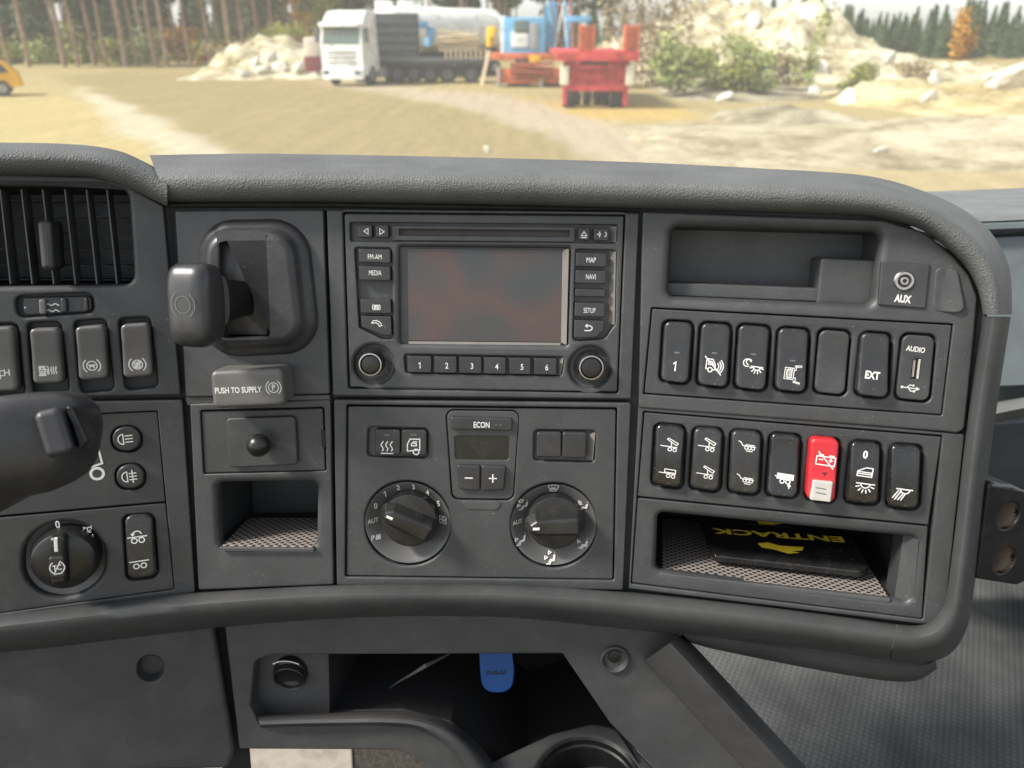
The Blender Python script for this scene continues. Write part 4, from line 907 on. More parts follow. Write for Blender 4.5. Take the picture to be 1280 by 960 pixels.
ribbonF(t, inn2, out2, [(-.3, -.018), (0, .000), (.15, .006), (.4, .009), (.7, .010), (.85, .008), (1, .001), (1.0, -.004)], 'shelf_lip', M_low)
# diagonal brace
ribbonF(t, [(806, 826), (832, 855), (900, 928), (960, 992)], [(852, 793), (880, 822), (952, 900), (1030, 985)], [(-.02, -.006), (0, .004), (.04, .008), (.55, .026), (.68, .028), (.85, .020), (1, -.004), (1.02, -.02)], 'brace', M_low)
mb = MB(); mb.hexa([t.L(*p, -.05) for p in ((806, 826), (852, 793), (870, 796), (812, 832))], [t.L(*p, .003) for p in ((806, 826), (836, 796), (852, 793), (812, 832))]); mb.build('brace_foot', M_low, t.o)
# screw recess
c = t.L(768, 823, 0); s = t.s
mb = MB(); mb.lathe([(19 * s, -.0005), (17.5 * s, .0028), (16 * s, .0032), (14.5 * s, .0026), (12 * s, -.002 + .0022), (9 * s, .0002)], 36, (c.x, c.y), cap0=False); mb.build('screw_cup', M_low, t.o)
mb = MB(); mb.lathe([(8.5 * s, 0), (8 * s, .0012), (3 * s, .0018)], 20, (c.x, c.y + 3 * s), cap0=False); mb.build('screw_head', M_knob, t.o)
# knee panel on the left
DK = Facet(FL.O - FL.N * .020, FL.U, FL.V)
t = T('knee_panel', 'large plain grey knee panel with one round hole at lower left', 'panel', DK, 130, 870)
t.plate('panel', [(-90, 800), (120, 790), (266, 772), (270, 800), (294, 940), (286, 962), (150, 966), (-90, 1010)], [3, 30, 3, 20, 20, 8, 20, 3], -.012, 0, .004, M_low, holes=[(sqc(188, 836, 16.5), 16.4, .0015)], ns=8)
t.pocket('blind_hole', sqc(188, 836, 17), 16.9, -.002, -.011, M_low, .002)
mb = MB(); mb.hexa([t.L(*p, -.035) for p in ((262, 775), (300, 775), (316, 985), (280, 985))], [t.L(*p, -.018) for p in ((262, 775), (300, 775), (316, 985), (280, 985))]); mb.build('joint_backing', M_hole, t.o)
# power socket
t = T('power_socket', 'round power socket with dark cap in the shelf corner under the bottom bar', 'socket', Facet(P(362, 846, DC.t(362, 846, -.012)), RT - UP * .01, Vector((0, -.12, 1))), 362, 846)
c = t.L(362, 846, 0); s = t.s; mb = MB(); mb.lathe([(22 * s, -.012), (21.5 * s, -.003), (20 * s, -.002)], 40, (c.x, c.y), cap0=False); mb.build('socket_ring', M_knob, t.o)
mb = MB()
mb.lathe([(20.5 * s, -.010), (20.5 * s, .0010), (19.6 * s, .0022), (18.2 * s, .0020), (17.2 * s, -.0010), (4 * s, -.0022)], 40, (c.x, c.y), cap0=False)
mb.build('socket_cap', M_knob, t.o)
mb = MB(); mb.lathe([(19.8 * s, .0021), (19.2 * s, .0028), (18.4 * s, .0021)], 40, (c.x, c.y), cap0=False, cap1=False); mb.build('cap_rim', M_key, t.o)
t.icon('mark_arc', 360, 842, 21, [circ(0, -.1, 1.22, 10, 52, 128)], -.0008, lw=2.0)
for x, y, ro in ((356, 864, -6), (375, 862, 12)): t.icon('small_print', x, y, 2.2, [[(-2.4 + i * 1.3, -.7), (-1.9 + i * 1.3, .7), (-1.5 + i * 1.3, -.6)] for i in range(4)], -.0008, lw=1.0, rot=ro)

# ================================================================== KEY TAG, CABLE
DT = Facet(FC.O - FC.N * .060, FC.U, FC.V)
t = T('key_tag', 'blue rounded plastic tag hanging in the dark shelf opening', 'key tag', DT, 620, 840)
t.plate('tag', [(598, 800), (638, 800), (643, 838), (640, 866), (603, 866), (600, 838)], [6, 6, 10, 18, 18, 10], -.0015, .0015, .0008, M_blue)
t.icon('dark_marks', 621, 841, 6, [[(-2, -.4), (-2, .3), (-1.4, .3), (-1.4, -.1)], [(-1, -.2), (-.4, -.1), (-.4, .4)], [(0, .4), (0, -.2), (.6, -.1)], [(1, .5), (1, -.1), (1.6, 0), (1.7, .6)]], .0015, M_navy, lw=2.4)
mb = MB(); mb.tube([t.L(619, 812, .002), t.L(620, 806, .004), t.L(622, 796, 0)], .0012, 8); mb.build('ring', M_chrome, t.o)
t = T('loose_cable', 'thin pale cable end sticking out of the dark shelf opening', 'cable', DT, 520, 840)
mb = MB(); mb.tube([t.L(478, 866, -.02), t.L(500, 851, -.01), t.L(516, 842, 0), t.L(532, 832, .004), t.L(560, 818, -.02), t.L(580, 800, -.05)], [.0006, .0009, .0012, .0018, .0009, .0009], 8); mb.build('cable', MATS['lamp_grey'], t.o)

# ================================================================== CUP HOLDER
FH = Facet(P(735, 968, .60), RT, Vector((0, 1, 0)))
t = T('cup_holder', 'round dark cup holder cut off by the bottom edge of the photo', 'cup holder', FH, 735, 975)
c = t.L(735, 978); rr = 66 * t.s
ph = [p for p in ((540, 1000), (610, 952), (690, 915), (742, 902), (770, 908), (835, 975), (880, 1040), (600, 1060))]
mb = MB(); plate(mb, t.Ls(ph), .018, -.03, 0, .004, [([(c.x - rr, c.y - rr), (c.x + rr, c.y - rr), (c.x + rr, c.y + rr), (c.x - rr, c.y + rr)], rr * .999, .004)], ns=10); mb.build('surround', M_bar, t.o)
mb = MB(); mb.lathe([(rr * 1.02, .0008), (rr * .99, .0022), (rr * .94, .0010), (rr * .93, -.004), (rr * .89, -.005), (rr * .86, -.0035), (rr * .84, -.008), (rr * .78, -.06), (rr * .3, -.062)], 56, (c.x, c.y), cap0=False); mb.build('cup_wall', M_knob, t.o)
mb = MB(); cc = t.L(740, 962); mb.box((c.x + .004, c.y + .0, -.058), (.011, .012, .002)); mb.build('cup_sticker', M_offw, t.o)

# ================================================================== STEERING STALK
t = T('steering_stalk', 'thick black steering column stalk with a square end button, lower left foreground', 'stalk', Facet(P(60, 560, .40), RT, UP), 60, 560)
s = t.s
def sp(x, y, d): return t.G(P(x, y, d))
def gax(v): return (t.inv.to_3x3() @ v)
secs = []
axd = Vector((1, -.20, 0)).normalized(); perp = Vector((.16, 1, 0)).normalized()
for x, y, d, ra_, rb_ in [(-160, 640, .37, 70, 62), (-60, 596, .38, 74, 62), (0, 569, .39, 74, 60), (40, 556, .395, 66, 54), (70, 552, .40, 64, 47), (92, 550, .402, 56, 43), (105, 550, .404, 47, 36), (112, 551, .406, 37, 28), (116, 552, .407, 20, 14)]:
    secs.append((sp(x, y, d), perp * ra_ * s, Vector((0, 0, 1)) * rb_ * s))
mb = MB(); loft(mb, secs, 44, 2.9); mb.build('stalk_body', M_lever, t.o, sharp=60)
mb = MB()
FB = Facet(P(66, 541, .373), RT - UP * .12 + FW * .30, UP + RT * .15 + FW * .05)
bt = [t.G(FB.O + FB.U * q.x + FB.V * q.y) for q in (FB.at(44, 518), FB.at(86, 506), FB.at(103, 566), FB.at(62, 577))]
inner = [FB.at(*p, 0) for p in ((42, 516), (77, 507), (96, 566), (60, 574))]
m3 = t.inv @ Matrix.Translation(FB.O) @ Matrix((FB.U, FB.V, FB.N)).transposed().to_4x4()
mb = MB(); cap(mb, [(p.x, p.y) for p in inner], 9 * s, -.02, .0035, .003, None, rings=3); mb.v = [m3 @ v for v in mb.v]; mb.build('end_button', M_key, t.o)
inner = [FB.at(*p, 0) for p in ((80, 507), (90, 507), (111, 552), (99, 568))]
mb = MB(); cap(mb, [(p.x, p.y) for p in inner], 6 * s, -.02, -.0005, .003, None, rings=2); mb.v = [m3 @ v for v in mb.v]; mb.build('button_side', M_knob, t.o)

# ================================================================== BRACKET ON THE RIGHT
FBk = Facet(P(1250, 660, .50), Vector((.93, .30, 0)), Vector((-.10, .12, .98)))
t = T('hose_clip', 'black plastic block with two round through holes on the right side of the dashboard', 'clip', FBk, 1250, 665)
blk = [(1237, 601), (1284, 614), (1310, 640), (1310, 715), (1272, 732), (1221, 724)]
h1, h2 = t.L(1261, 645, 0), t.L(1256, 701, 0); rh = 18.5 * t.s
def sqm(c, r): return [(c.x - r, c.y - r), (c.x + r, c.y - r), (c.x + r, c.y + r), (c.x - r, c.y + r)]
mb = MB(); plate(mb, t.Ls(blk), 7 * t.s, -.03, 0, .0018, [(sqm(h1, rh), rh * .999, .0012), (sqm(h2, rh), rh * .999, .0012)], ns=8); mb.build('block', M_knob, t.o)
for h in (h1, h2):
    mb = MB(); mb.lathe([(rh * 1.005, -.001), (rh * .97, -.022)], 36, (h.x, h.y), cap0=False, cap1=False); mb.build('bore', plastic('brown_bore', (.16, .125, .10), .45, 600, .3) if 'brown_bore' not in MATS else MATS['brown_bore'], t.o)  # bore wall coloured a lighter brown than the block
for h in (h1, h2):
    mb = MB(); mb.lathe([(rh * .98, -.020), (rh * .2, -.0205)], 36, (h.x, h.y), cap0=False); mb.build('bore_shade', M_hole, t.o)  # black disc added as painted shade inside the open through hole
mb = MB(); mb.tube([t.L(1238, 607, 0), t.L(1262, 609, -.002), t.L(1284, 618, -.004)], [.0012, .0022, .0016], 8); mb.build('top_edge', M_bar, t.o)

# ================================================================== CAB FLOOR, PASSENGER SIDE, WINDSCREEN
FZ = Facet(Vector((0, .8, 1.62)), RT, Vector((0, 1, 0)))
mb = MB(); mb.box((0, -.15, 1.57), (1.25, 1.3, .025)); o = mb.build('floor', noisy('floor_carpet', [(.3, (.025, .022, .02)), (.7, (.07, .06, .05))], 160, bump=1, dist=.004), None); o['kind'] = 'structure'
cb = W('cab_body', 'grey lower cab walls below the windows, mostly hidden by the dashboard', 'cab', Vector((0, 0, 1.6)))
for n_, c_, h_ in (('door_panel', (-1.27, -.15, .30), (.03, 1.3, .34)), ('door_panel', (1.27, -.15, .30), (.03, 1.3, .34)), ('front_bulkhead', (0, 1.19, .26), (1.3, .03, .32))):
    mb = MB(); mb.box(c_, h_); mb.build(n_, MATS['console_plastic'], cb, wn=False)
t = T('rubber_floor_mat', 'grey rubber floor mat with raised tread bars at lower right', 'floor mat', FZ, 1100, 850)
mb = MB(); plate(mb, t.Ls([(640, 760), (1500, 600), (1700, 1150), (700, 1150)]), .01, -.02, 0, .004); mb.build('mat', M_tread, t.o)
FQ = Facet(Vector((0, .8, 1.64)), RT, Vector((0, 1, 0)))
t = T('floor_patch', 'worn beige plastic floor cover under the shelf lip', 'floor cover', Facet(Vector((0, .8, 1.599)), RT, Vector((0, 1, 0))), 380, 950)
mb = MB(); plate(mb, t.Ls([(230, 880), (438, 880), (445, 1040), (200, 1040)]), .005, -.02, 0, .003)
mb.build('cover', noisy('worn_beige', [(.3, (.14, .125, .10)), (.5, (.30, .27, .23)), (.75, (.18, .165, .14))], 14, .6, bump=.3, dist=.003), t.o)
# passenger side lower dashboard
mp = plastic('blue_grey_plastic', (.10, .118, .122), .5, 900, .3)
mps = plastic('shelf_plastic', (.12, .125, .12), .6, 900, .3)
o = W('passenger_dashboard', 'blue grey passenger side dashboard beyond the right padded corner', 'dashboard', P(1250, 350, .8))
def strip(name, prof, mat, x0=1120, x1=1420, sl=-.04):
    mb = MB(); pr = None
    for x in (x0, 1200, 1280, x1):
        q = mb.ring([P(x, y + (x - 1250) * sl, d) - o.location for y, d in prof])
        if pr: mb.bridge(pr, q, False)
        pr = q
    return mb.build(name, mat, o)
strip('top_shelf', [(236, 1.06), (240, 1.04), (262, .84), (271, .80), (276, .79)], mps)
strip('upper_roll', [(275, .80), (280, .785), (286, .785), (292, .80), (296, .82)], mp)
strip('glove_panel', [(292, .815), (297, .80), (360, .80), (440, .80), (482, .80), (486, .83)], mp)
strip('grab_edge', [(500, .82), (506, .80), (516, .79), (522, .81), (528, .86)], mps, sl=-.2)
strip('lower_panel', [(486, .90), (530, .90), (620, 1.0), (700, 1.25)], plastic('lower_blue_grey', (.07, .08, .083), .6, 900, .3))
# windscreen
w = W('windscreen', 'large dusty windscreen glass along the top of the view', 'windscreen', Vector((0, 1.12, 2.2)))
m, tn, b = newmat('windscreen_glass'); tn.nodes.remove(b)
tr = nd(tn, 'ShaderNodeBsdfTransparent'); tr.inputs[0].default_value = (.95, .97, .95, 1)
gl = nd(tn, 'ShaderNodeBsdfGlossy', Roughness=.02); gl.inputs[0].default_value = (.8, .8, .8, 1); df = nd(tn, 'ShaderNodeBsdfTranslucent'); df.inputs[0].default_value = (.8, .8, .78, 1)
tc = nd(tn, 'ShaderNodeTexCoord'); n1 = nd(tn, 'ShaderNodeTexNoise', Scale=260.0, Detail=3.0); tn.links.new(tc.outputs['Object'], n1.inputs['Vector'])
r = ramp(tn, n1.outputs[0], [(.35, (.15,) * 3), (.70, (.21,) * 3), (.78, (.42,) * 3)])
m1 = nd(tn, 'ShaderNodeMixShader'); m1.inputs[0].default_value = .04; tn.links.new(tr.outputs[0], m1.inputs[1]); tn.links.new(gl.outputs[0], m1.inputs[2])
m2 = nd(tn, 'ShaderNodeMixShader'); tn.links.new(r.outputs[0], m2.inputs[0]); tn.links.new(m1.outputs[0], m2.inputs[1]); tn.links.new(df.outputs[0], m2.inputs[2])
tn.links.new(m2.outputs[0], tn.nodes['Material Output'].inputs[0])
mb = MB(); pr = None
for i in range(13):
    x = -1.25 + 2.5 * i / 12; y = .06 - .06 * (x / 1.25) ** 2
    q = mb.ring([(x, y, .02), (x, y - .16, .95)])
    if pr: mb.bridge(pr, q, False)
    pr = q
mb.build('glass', m, w)
mb = MB(); pr = None
for i in range(13):
    x = -1.25 + 2.5 * i / 12; y = .055 - .06 * (x / 1.25) ** 2
    q = mb.ring([(x, y - .012, -.04), (x, y - .012, .045), (x, y + .012, .045), (x, y + .012, -.04)])
    if pr: mb.bridge(pr, q)
    pr = q
mb.build('rubber_seal', M_dark, w)

# ================================================================== OUTSIDE: GROUND
def fbm(x, y, z=0, o=5, s=1.0):
    return noise.fractal(Vector((x * s, y * s, z)), .9, 2.1, o)
def ground_mat():
    m, t, b = newmat('sandy_yard'); tc = nd(t, 'ShaderNodeTexCoord')
    r = nd(t, 'ShaderNodeVertexColor'); r.layer_name = 'soil'
    n2 = nd(t, 'ShaderNodeTexNoise', Scale=2.2, Detail=6.0, Roughness=.8); t.links.new(tc.outputs['Object'], n2.inputs['Vector'])
    mx = nd(t, 'ShaderNodeMix', data_type='RGBA'); mx.blend_type = 'MULTIPLY'; mx.inputs[0].default_value = .8
    mp = nd(t, 'ShaderNodeMapping'); mp.inputs['Rotation'].default_value = (0, 0, R(38)); mp.inputs['Scale'].default_value = (2.2, .12, 1); t.links.new(tc.outputs['Object'], mp.inputs[0])
    n3 = nd(t, 'ShaderNodeTexNoise', Scale=1.0, Detail=5.0, Roughness=.6); t.links.new(mp.outputs[0], n3.inputs['Vector'])
    m3 = nd(t, 'ShaderNodeMix', data_type='RGBA'); m3.blend_type = 'MULTIPLY'; m3.inputs[0].default_value = .38
    r3 = ramp(t, n3.outputs[0], [(.35, (.72, .73, .74)), (.65, (1.2, 1.2, 1.2))]); t.links.new(r.outputs[0], m3.inputs[6]); t.links.new(r3.outputs[0], m3.inputs[7])
    r2 = ramp(t, n2.outputs[0], [(.3, (.72, .72, .70)), (.7, (1.25, 1.22, 1.18))]); t.links.new(m3.outputs[2], mx.inputs[6]); t.links.new(r2.outputs[0], mx.inputs[7])
    t.links.new(mx.outputs[2], b.inputs['Base Color']); b.inputs['Roughness'].default_value = .95; b.inputs['Specular IOR Level'].default_value = .1
    bp = nd(t, 'ShaderNodeBump', Strength=.5, Distance=.12); t.links.new(n2.outputs[0], bp.inputs['Height']); t.links.new(bp.outputs[0], b.inputs['Normal'])
    return m

# the yard surface: base earth with a road, gravel track, mud and dry grass blended in as the colour of the soil itself
ZONES = [((.66, .55, .27), 9, [(-60, 108), (70, 113), (150, 150), (200, 190), (230, 260), (-200, 260)]),
         ((.44, .36, .19), 7, [(110, 92), (260, 88), (420, 106), (560, 134), (740, 172), (850, 260), (300, 260), (120, 115), (60, 95)]),
         ((.80, .74, .58), 7, [(92, 112), (125, 119), (200, 148), (330, 215), (250, 215), (150, 163)]),
         ((.66, .56, .45), 8, [(400, 104), (560, 112), (700, 127), (770, 148), (900, 225), (790, 235), (690, 170), (560, 132)]),
         ((.70, .53, .20), 5, [(650, 121), (720, 129), (850, 131), (880, 150), (760, 152)]),
         ((.60, .50, .30), 9, [(840, 150), (1300, 150), (1400, 260), (900, 260)])]
def inpoly(x, y, pg):
    c = False; dmin = 1e9; n = len(pg)
    for i in range(n):
        (x1, y1), (x2, y2) = pg[i], pg[(i + 1) % n]
        if (y1 > y) != (y2 > y) and x < (x2 - x1) * (y - y1) / (y2 - y1) + x1: c = not c
        dx, dy = x2 - x1, y2 - y1; u = max(0, min(1, ((x - x1) * dx + (y - y1) * dy) / (dx * dx + dy * dy))); dmin = min(dmin, math.hypot(x - x1 - dx * u, y - y1 - dy * u))
    return dmin if c else -dmin
def soil(X, Y):
    v = Vector((X, Y, 0)) - CAM; d = v.dot(FW)
    col = Vector((.56, .47, .25))
    if d > 5:
        px, py = 640 + FP * v.dot(RT) / d, 480 - FP * v.dot(UP) / d
        if -200 < px < 1480 and py < 300:
            wx = fbm(X, Y, 3, 4, .22) * 16; wy = fbm(X, Y, 8, 4, .22) * 5; st = .5 + .5 * fbm(X * .3, Y, 1, 3, .5)
            for c, soft, pg in ZONES:
                sd_ = inpoly(px + wx, py + wy, pg); m = max(0, min(1, .5 + sd_ / soft)); m *= .75 + .25 * st
                col = col.lerp(Vector(c), m)
    return col
xs = [-1500, -600, -250, -120, -80] + [-60 + i * .45 for i in range(268)] + [80, 120, 250, 600, 1500]
ys = [-60, 0, 8] + [11 + i * .45 for i in range(120)] + [65 + i * 1.2 for i in range(40)] + [115, 125, 150, 250, 600, 2200]
mb = MB(); mb.v = [Vector((x, y, 0)) for y in ys for x in xs]; nx_ = len(xs)
mb.f = [(j * nx_ + i, j * nx_ + i + 1, (j + 1) * nx_ + i + 1, (j + 1) * nx_ + i) for j in range(len(ys) - 1) for i in range(nx_ - 1)]
gm = ground_mat(); g = mb.build('ground', gm, wn=False); g['kind'] = 'structure'
ca_ = g.data.color_attributes.new('soil', 'FLOAT_COLOR', 'POINT')
for v in g.data.vertices: c_ = soil(v.co.x, v.co.y); ca_.data[v.index].color = (c_.x * .63, c_.y * .605, c_.z * .56, 1)

# ------------------------------------------------------------------ mounds and boulders
def mound_mat(name, a, b, c, scale=.35):
    m, t, bs = newmat(name); tc = nd(t, 'ShaderNodeTexCoord'); a, b, c = [tuple(v * .82 for v in q) for q in (a, b, c)]
    n = nd(t, 'ShaderNodeTexNoise', Scale=scale, Detail=9.0, Roughness=.7); t.links.new(tc.outputs['Object'], n.inputs['Vector'])
    n2 = nd(t, 'ShaderNodeTexNoise', Scale=scale * 5, Detail=8.0, Roughness=.75); t.links.new(tc.outputs['Object'], n2.inputs['Vector'])
    ad = nd(t, 'ShaderNodeMix', data_type='FLOAT'); ad.inputs[0].default_value = .38; t.links.new(n.outputs[0], ad.inputs[2]); t.links.new(n2.outputs[0], ad.inputs[3])
    r = ramp(t, ad.outputs[0], [(.40, a), (.48, b), (.56, c)]); t.links.new(r.outputs[0], bs.inputs['Base Color']); bs.inputs['Roughness'].default_value = .95; bs.inputs['Specular IOR Level'].default_value = .1
    bp = nd(t, 'ShaderNodeBump', Strength=.8, Distance=.4); t.links.new(n.outputs[0], bp.inputs['Height']); t.links.new(bp.outputs[0], bs.inputs['Normal']); return m
mm_pale = mound_mat('pale_rubble', (.24, .19, .10), (.52, .45, .28), (.86, .79, .58))
mm_grey = mound_mat('grey_rubble', (.19, .155, .09), (.34, .29, .19), (.55, .49, .35))
mm_yel2 = mound_mat('brown_earth', (.26, .21, .12), (.44, .37, .23), (.60, .53, .38))
mm_yel = mound_mat('yellow_sand', (.30, .23, .10), (.52, .42, .21), (.66, .56, .33))
def mound(name, label, crest, Yc, yf, yb, mat, amp=.35, res=.45, cat='mound', group='rubble and sand mounds beside the yard', rough=.55):
    """crest = traced ridge line at distance Yc; slopes down to the ground at distances yf and yb"""
    pts = [onY(x, y, Yc) for x, y in crest]; x0, x1 = pts[0].x, pts[-1].x
    nx = int((x1 - x0) / res) + 1; ny = int((yb - yf) / res) + 1; mb = MB(); pr = None
    def h(X):
        for a, b in zip(pts, pts[1:]):
            if a.x <= X <= b.x: return a.z + (b.z - a.z) * (X - a.x) / max(b.x - a.x, 1e-6)
        return 0
    c = Vector(((x0 + x1) / 2, Yc, 0)); o = None
    for j in range(ny + 1):
        Y = yf + (yb - yf) * j / ny; s = (Y - yf) / (Yc - yf) if Y < Yc else (yb - Y) / (yb - Yc); s = max(0, min(1, s)); s = s * s * (3 - 2 * s) if s < .5 else s * s * (3 - 2 * s)
        row = []
        for i in range(nx + 1):
            X = x0 + (x1 - x0) * i / nx; XX = X * Y / Yc if False else X
            e = min(1, min(i, nx - i) / (nx * .08 + 1)); hh = h(X + fbm(X, Y, 5, s=.2) * 1.2) * s * e
            z = hh * (1 + amp * .5 * fbm(X, Y, 1, s=.28)) + amp * fbm(X, Y, 2, 6, .9) * rough * min(1, hh * 1.5)
            row.append(Vector((X - c.x, Y - c.y, max(z, 0) - .045)))
        q = mb.ring(row)
        if pr: mb.bridge(pr, q, False)
        pr = q
    ob = mb.build(name, mat, wn=False, sharp=60); ob.location = c; settag(ob, label, cat, group); return ob
def rocks(parent_name, label, n, region, size, mat, group, seed=1):
    """individual boulders scattered on a mound"""
    rd = random.Random(seed)
mound('rubble_mound', 'big pale rubble mound on the right with a rounded top', [(690, 112), (740, 70), (800, 42), (850, 20), (900, 12), (960, 7), (1000, 14), (1040, 42), (1090, 66), (1150, 80), (1200, 78), (1250, 92), (1300, 104), (1360, 125)], 66, 46, 92, mm_pale, .8, .5)
mound('sand_mound', 'low yellow sand bank in front of the big rubble mound on the far right', [(1030, 150), (1080, 120), (1120, 106), (1180, 103), (1240, 108), (1300, 112), (1400, 115), (1560, 150)], 33, 19, 42, mm_yel, .55, .25)
mound('earth_bank', 'flat rough earth bank nearest to the dashboard at the right', [(740, 196), (820, 172), (900, 165), (980, 163), (1080, 160), (1200, 150), (1300, 145), (1420, 160)], 20.5, 14.5, 27, mm_yel2, .22, .2)
mound('gravel_mound', 'low grey gravel heap in the middle of the right bank', [(860, 160), (900, 142), (960, 133), (1010, 130), (1060, 140), (1110, 160), (1150, 178)], 26.5, 21, 31, mm_grey, .35, .25)
mound('brown_mound', 'brown and pale earth bank behind the red trailer', [(790, 135), (820, 110), (870, 100), (930, 104), (1000, 112), (1080, 110), (1130, 118), (1200, 150)], 40, 32, 47, mm_grey, .5, .35)
mound('stone_heap', 'pile of pale stones and brown earth left of the white truck', [(262, 96), (285, 72), (310, 54), (335, 48), (355, 52), (380, 62), (405, 70), (440, 92)], 60, 50, 70, mm_pale, .7, .4, cat='heap')
m_rock = noisy('pale_stone', [(.3, (.45, .41, .33)), (.7, (.78, .75, .66))], 2.5, .9, bump=.5)
rmesh = []
for v in range(4):
    bm = bmesh.new(); bmesh.ops.create_icosphere(bm, subdivisions=2, radius=1)
    for q in bm.verts: q.co *= 1 + .35 * noise.noise(q.co * 1.3 + Vector((v * 7, 0, 0))); q.co.z *= .7
    me = bpy.data.meshes.new('boulder'); bm.to_mesh(me); bm.free(); me.materials.append(m_rock); rmesh.append(me)
dg = bpy.context.evaluated_depsgraph_get(); dg.update()
BO = [(1005, 85, 44, .7), (1025, 88, 44, .45), (1168, 105, 38, .5), (1262, 107, 36, .9), (1240, 100, 40, .5), (1060, 128, 30, .35), (1160, 125, 28, .3), (905, 125, 34, .4), (610, 190, 20, .12),
      (306, 94, 52, .4), (330, 90, 52, .5), (350, 86, 53, .45), (372, 88, 52, .5), (318, 80, 55, .4), (395, 90, 51, .4), (340, 74, 56, .5), (1100, 190, 19, .15), (1020, 118, 33, .3), (980, 60, 55, .5), (1110, 78, 50, .5), (940, 30, 60, .6)]
for i, (x, y, Y, r) in enumerate(BO):
    rd = random.Random(i); p0 = ray(x, y).normalized(); hit, loc, *_ = SC.ray_cast(dg, CAM + p0 * 6, p0)
    loc = loc if hit and loc.y > 12 else ground(x, y)
    rr_ = r * loc.y / Y; o = bpy.data.objects.new('boulder', rmesh[i % 4]); COL.objects.link(o); o.location = loc + Vector((0, 0, rr_ * .15)); o.rotation_euler = (rd.random(), rd.random(), rd.random() * 6)
    o.scale = (rr_ * (1 + rd.random() * .5), rr_, rr_ * .8)
    settag(o, 'pale boulder lying on the stone heap left of the white truck' if x < 450 else 'pale boulder lying on the rubble banks at the right', 'boulder', 'boulders on the banks')

# ------------------------------------------------------------------ trees
m_bark = noisy('pine_bark', [(.3, (.16, .11, .08)), (.6, (.38, .26, .19)), (.8, (.45, .36, .29))], 3, .9, bump=.5)
m_need = noisy('needles', [(.35, (.035, .055, .022)), (.65, (.085, .115, .045))], .8, .8)
m_need2 = noisy('blue_green_needles', [(.35, (.085, .125, .07)), (.65, (.16, .21, .12))], .8, .8)
m_aut = noisy('autumn_leaves', [(.3, (.36, .16, .02)), (.7, (.60, .34, .05))], 1.5, .8)
m_olive = noisy('olive_leaves', [(.3, (.17, .19, .04)), (.7, (.36, .36, .10))], 1.5, .8)
m_green = noisy('fresh_leaves', [(.3, (.18, .23, .07)), (.7, (.42, .46, .17))], 1.5, .8)
m_tan = noisy('dry_twigs', [(.3, (.24, .18, .10)), (.7, (.45, .36, .22))], 1.5, .9)
def leaves(n, fn, size, seed):
    rd = random.Random(seed); mb = MB()
    for _ in range(n):
        c, s = fn(rd); s = s * size * rd.uniform(.6, 1.4)
        a = Vector((rd.gauss(0, 1), rd.gauss(0, 1), rd.gauss(0, .6))).normalized(); b = a.orthogonal().normalized(); b.rotate(Matrix.Rotation(rd.random() * 6.28, 3, a))
        i = len(mb.v); mb.v += [c - a * s, c + b * s * .45, c + a * s, c - b * s * .45]; mb.f.append((i, i + 1, i + 2, i + 3))
    return mb
def spruce(rd_seed, H):
    def f(rd):
        z = (1 - rd.random() ** .6) * .0 + rd.random() ** .8; z = .06 + .94 * (1 - math.sqrt(1 - z)) if False else .06 + .94 * rd.random() ** 1.25
        rr = (1 - z) * .26 * H * (.6 + .4 * abs(math.sin(z * 40))); a = rd.random() * 6.28; q = math.sqrt(rd.random()) * rr
        return Vector((math.cos(a) * q, math.sin(a) * q, z * H - q * .25)), 1
    return leaves(2600, f, H * .028, rd_seed).build('crown', m_need2, None, wn=False)
def pine(seed, H):
    cl = []; rd = random.Random(seed)
    for _ in range(26):
        z = rd.uniform(.42, 1); a = rd.random() * 6.28; q = (1.05 - z) * H * .26 * rd.uniform(.3, 1); cl.append(Vector((math.cos(a) * q, math.sin(a) * q, z * H)))
    def f(rd):
        c = rd.choice(cl); return c + Vector((rd.gauss(0, .7), rd.gauss(0, .7), rd.gauss(0, .35))), 1
    return leaves(2200, f, .30, seed).build('crown', m_need, None, wn=False)
def trunk(H, r, seed, twigs=7):
    rd = random.Random(seed); mb = MB(); pts = [(fbm(seed, z, 0, 2, .1) * .25, fbm(z, seed, 0, 2, .1) * .25, z) for z in [H * i / 8 for i in range(9)]]
    mb.tube(pts, [r * (1 - .8 * i / 8) for i in range(9)], 8)
    for _ in range(twigs):
        z = rd.uniform(.12, .5) * H; a = rd.random() * 6.28; L = rd.uniform(.6, 1.8); mb.tube([(0, 0, z), (math.cos(a) * L, math.sin(a) * L, z - L * .15)], [.035, .01], 4)
    return mb.build('trunk', m_bark, None, wn=False)
def bush(seed, r, h, mat, n=900, size=.16):
    rd0 = random.Random(seed); cl = [Vector((rd0.gauss(0, r * .45), rd0.gauss(0, r * .35), abs(rd0.gauss(.45, .3)) * h)) for _ in range(9)]
    def f(rd): c = rd.choice(cl); return c + Vector((rd.gauss(0, r * .22), rd.gauss(0, r * .22), rd.gauss(0, h * .14))), 1
    mb = leaves(n, f, size, seed)
    for v in mb.v: v.z = abs(v.z)
    return mb.build('foliage', mat, None, wn=False)
def stems(seed, h, n=5, r=.03):
    rd = random.Random(seed); mb = MB()
    for _ in range(n): mb.tube([(0, 0, 0), (rd.gauss(0, .2) * h, rd.gauss(0, .2) * h, h * .6), (rd.gauss(0, .3) * h, rd.gauss(0, .3) * h, h * .95)], [r, r * .6, r * .2], 5)
    return mb.build('stem', m_bark, None, wn=False)
protoP = [(pine(s, H), trunk(H, .17 + .03 * (s % 3), s)) for s, H in ((1, 19), (2, 21), (3, 17))]
protoS = [(spruce(s + 10, H), trunk(H, .12, s + 10, 0)) for s, H in ((1, 10), (2, 12), (3, 9))]
first = set()
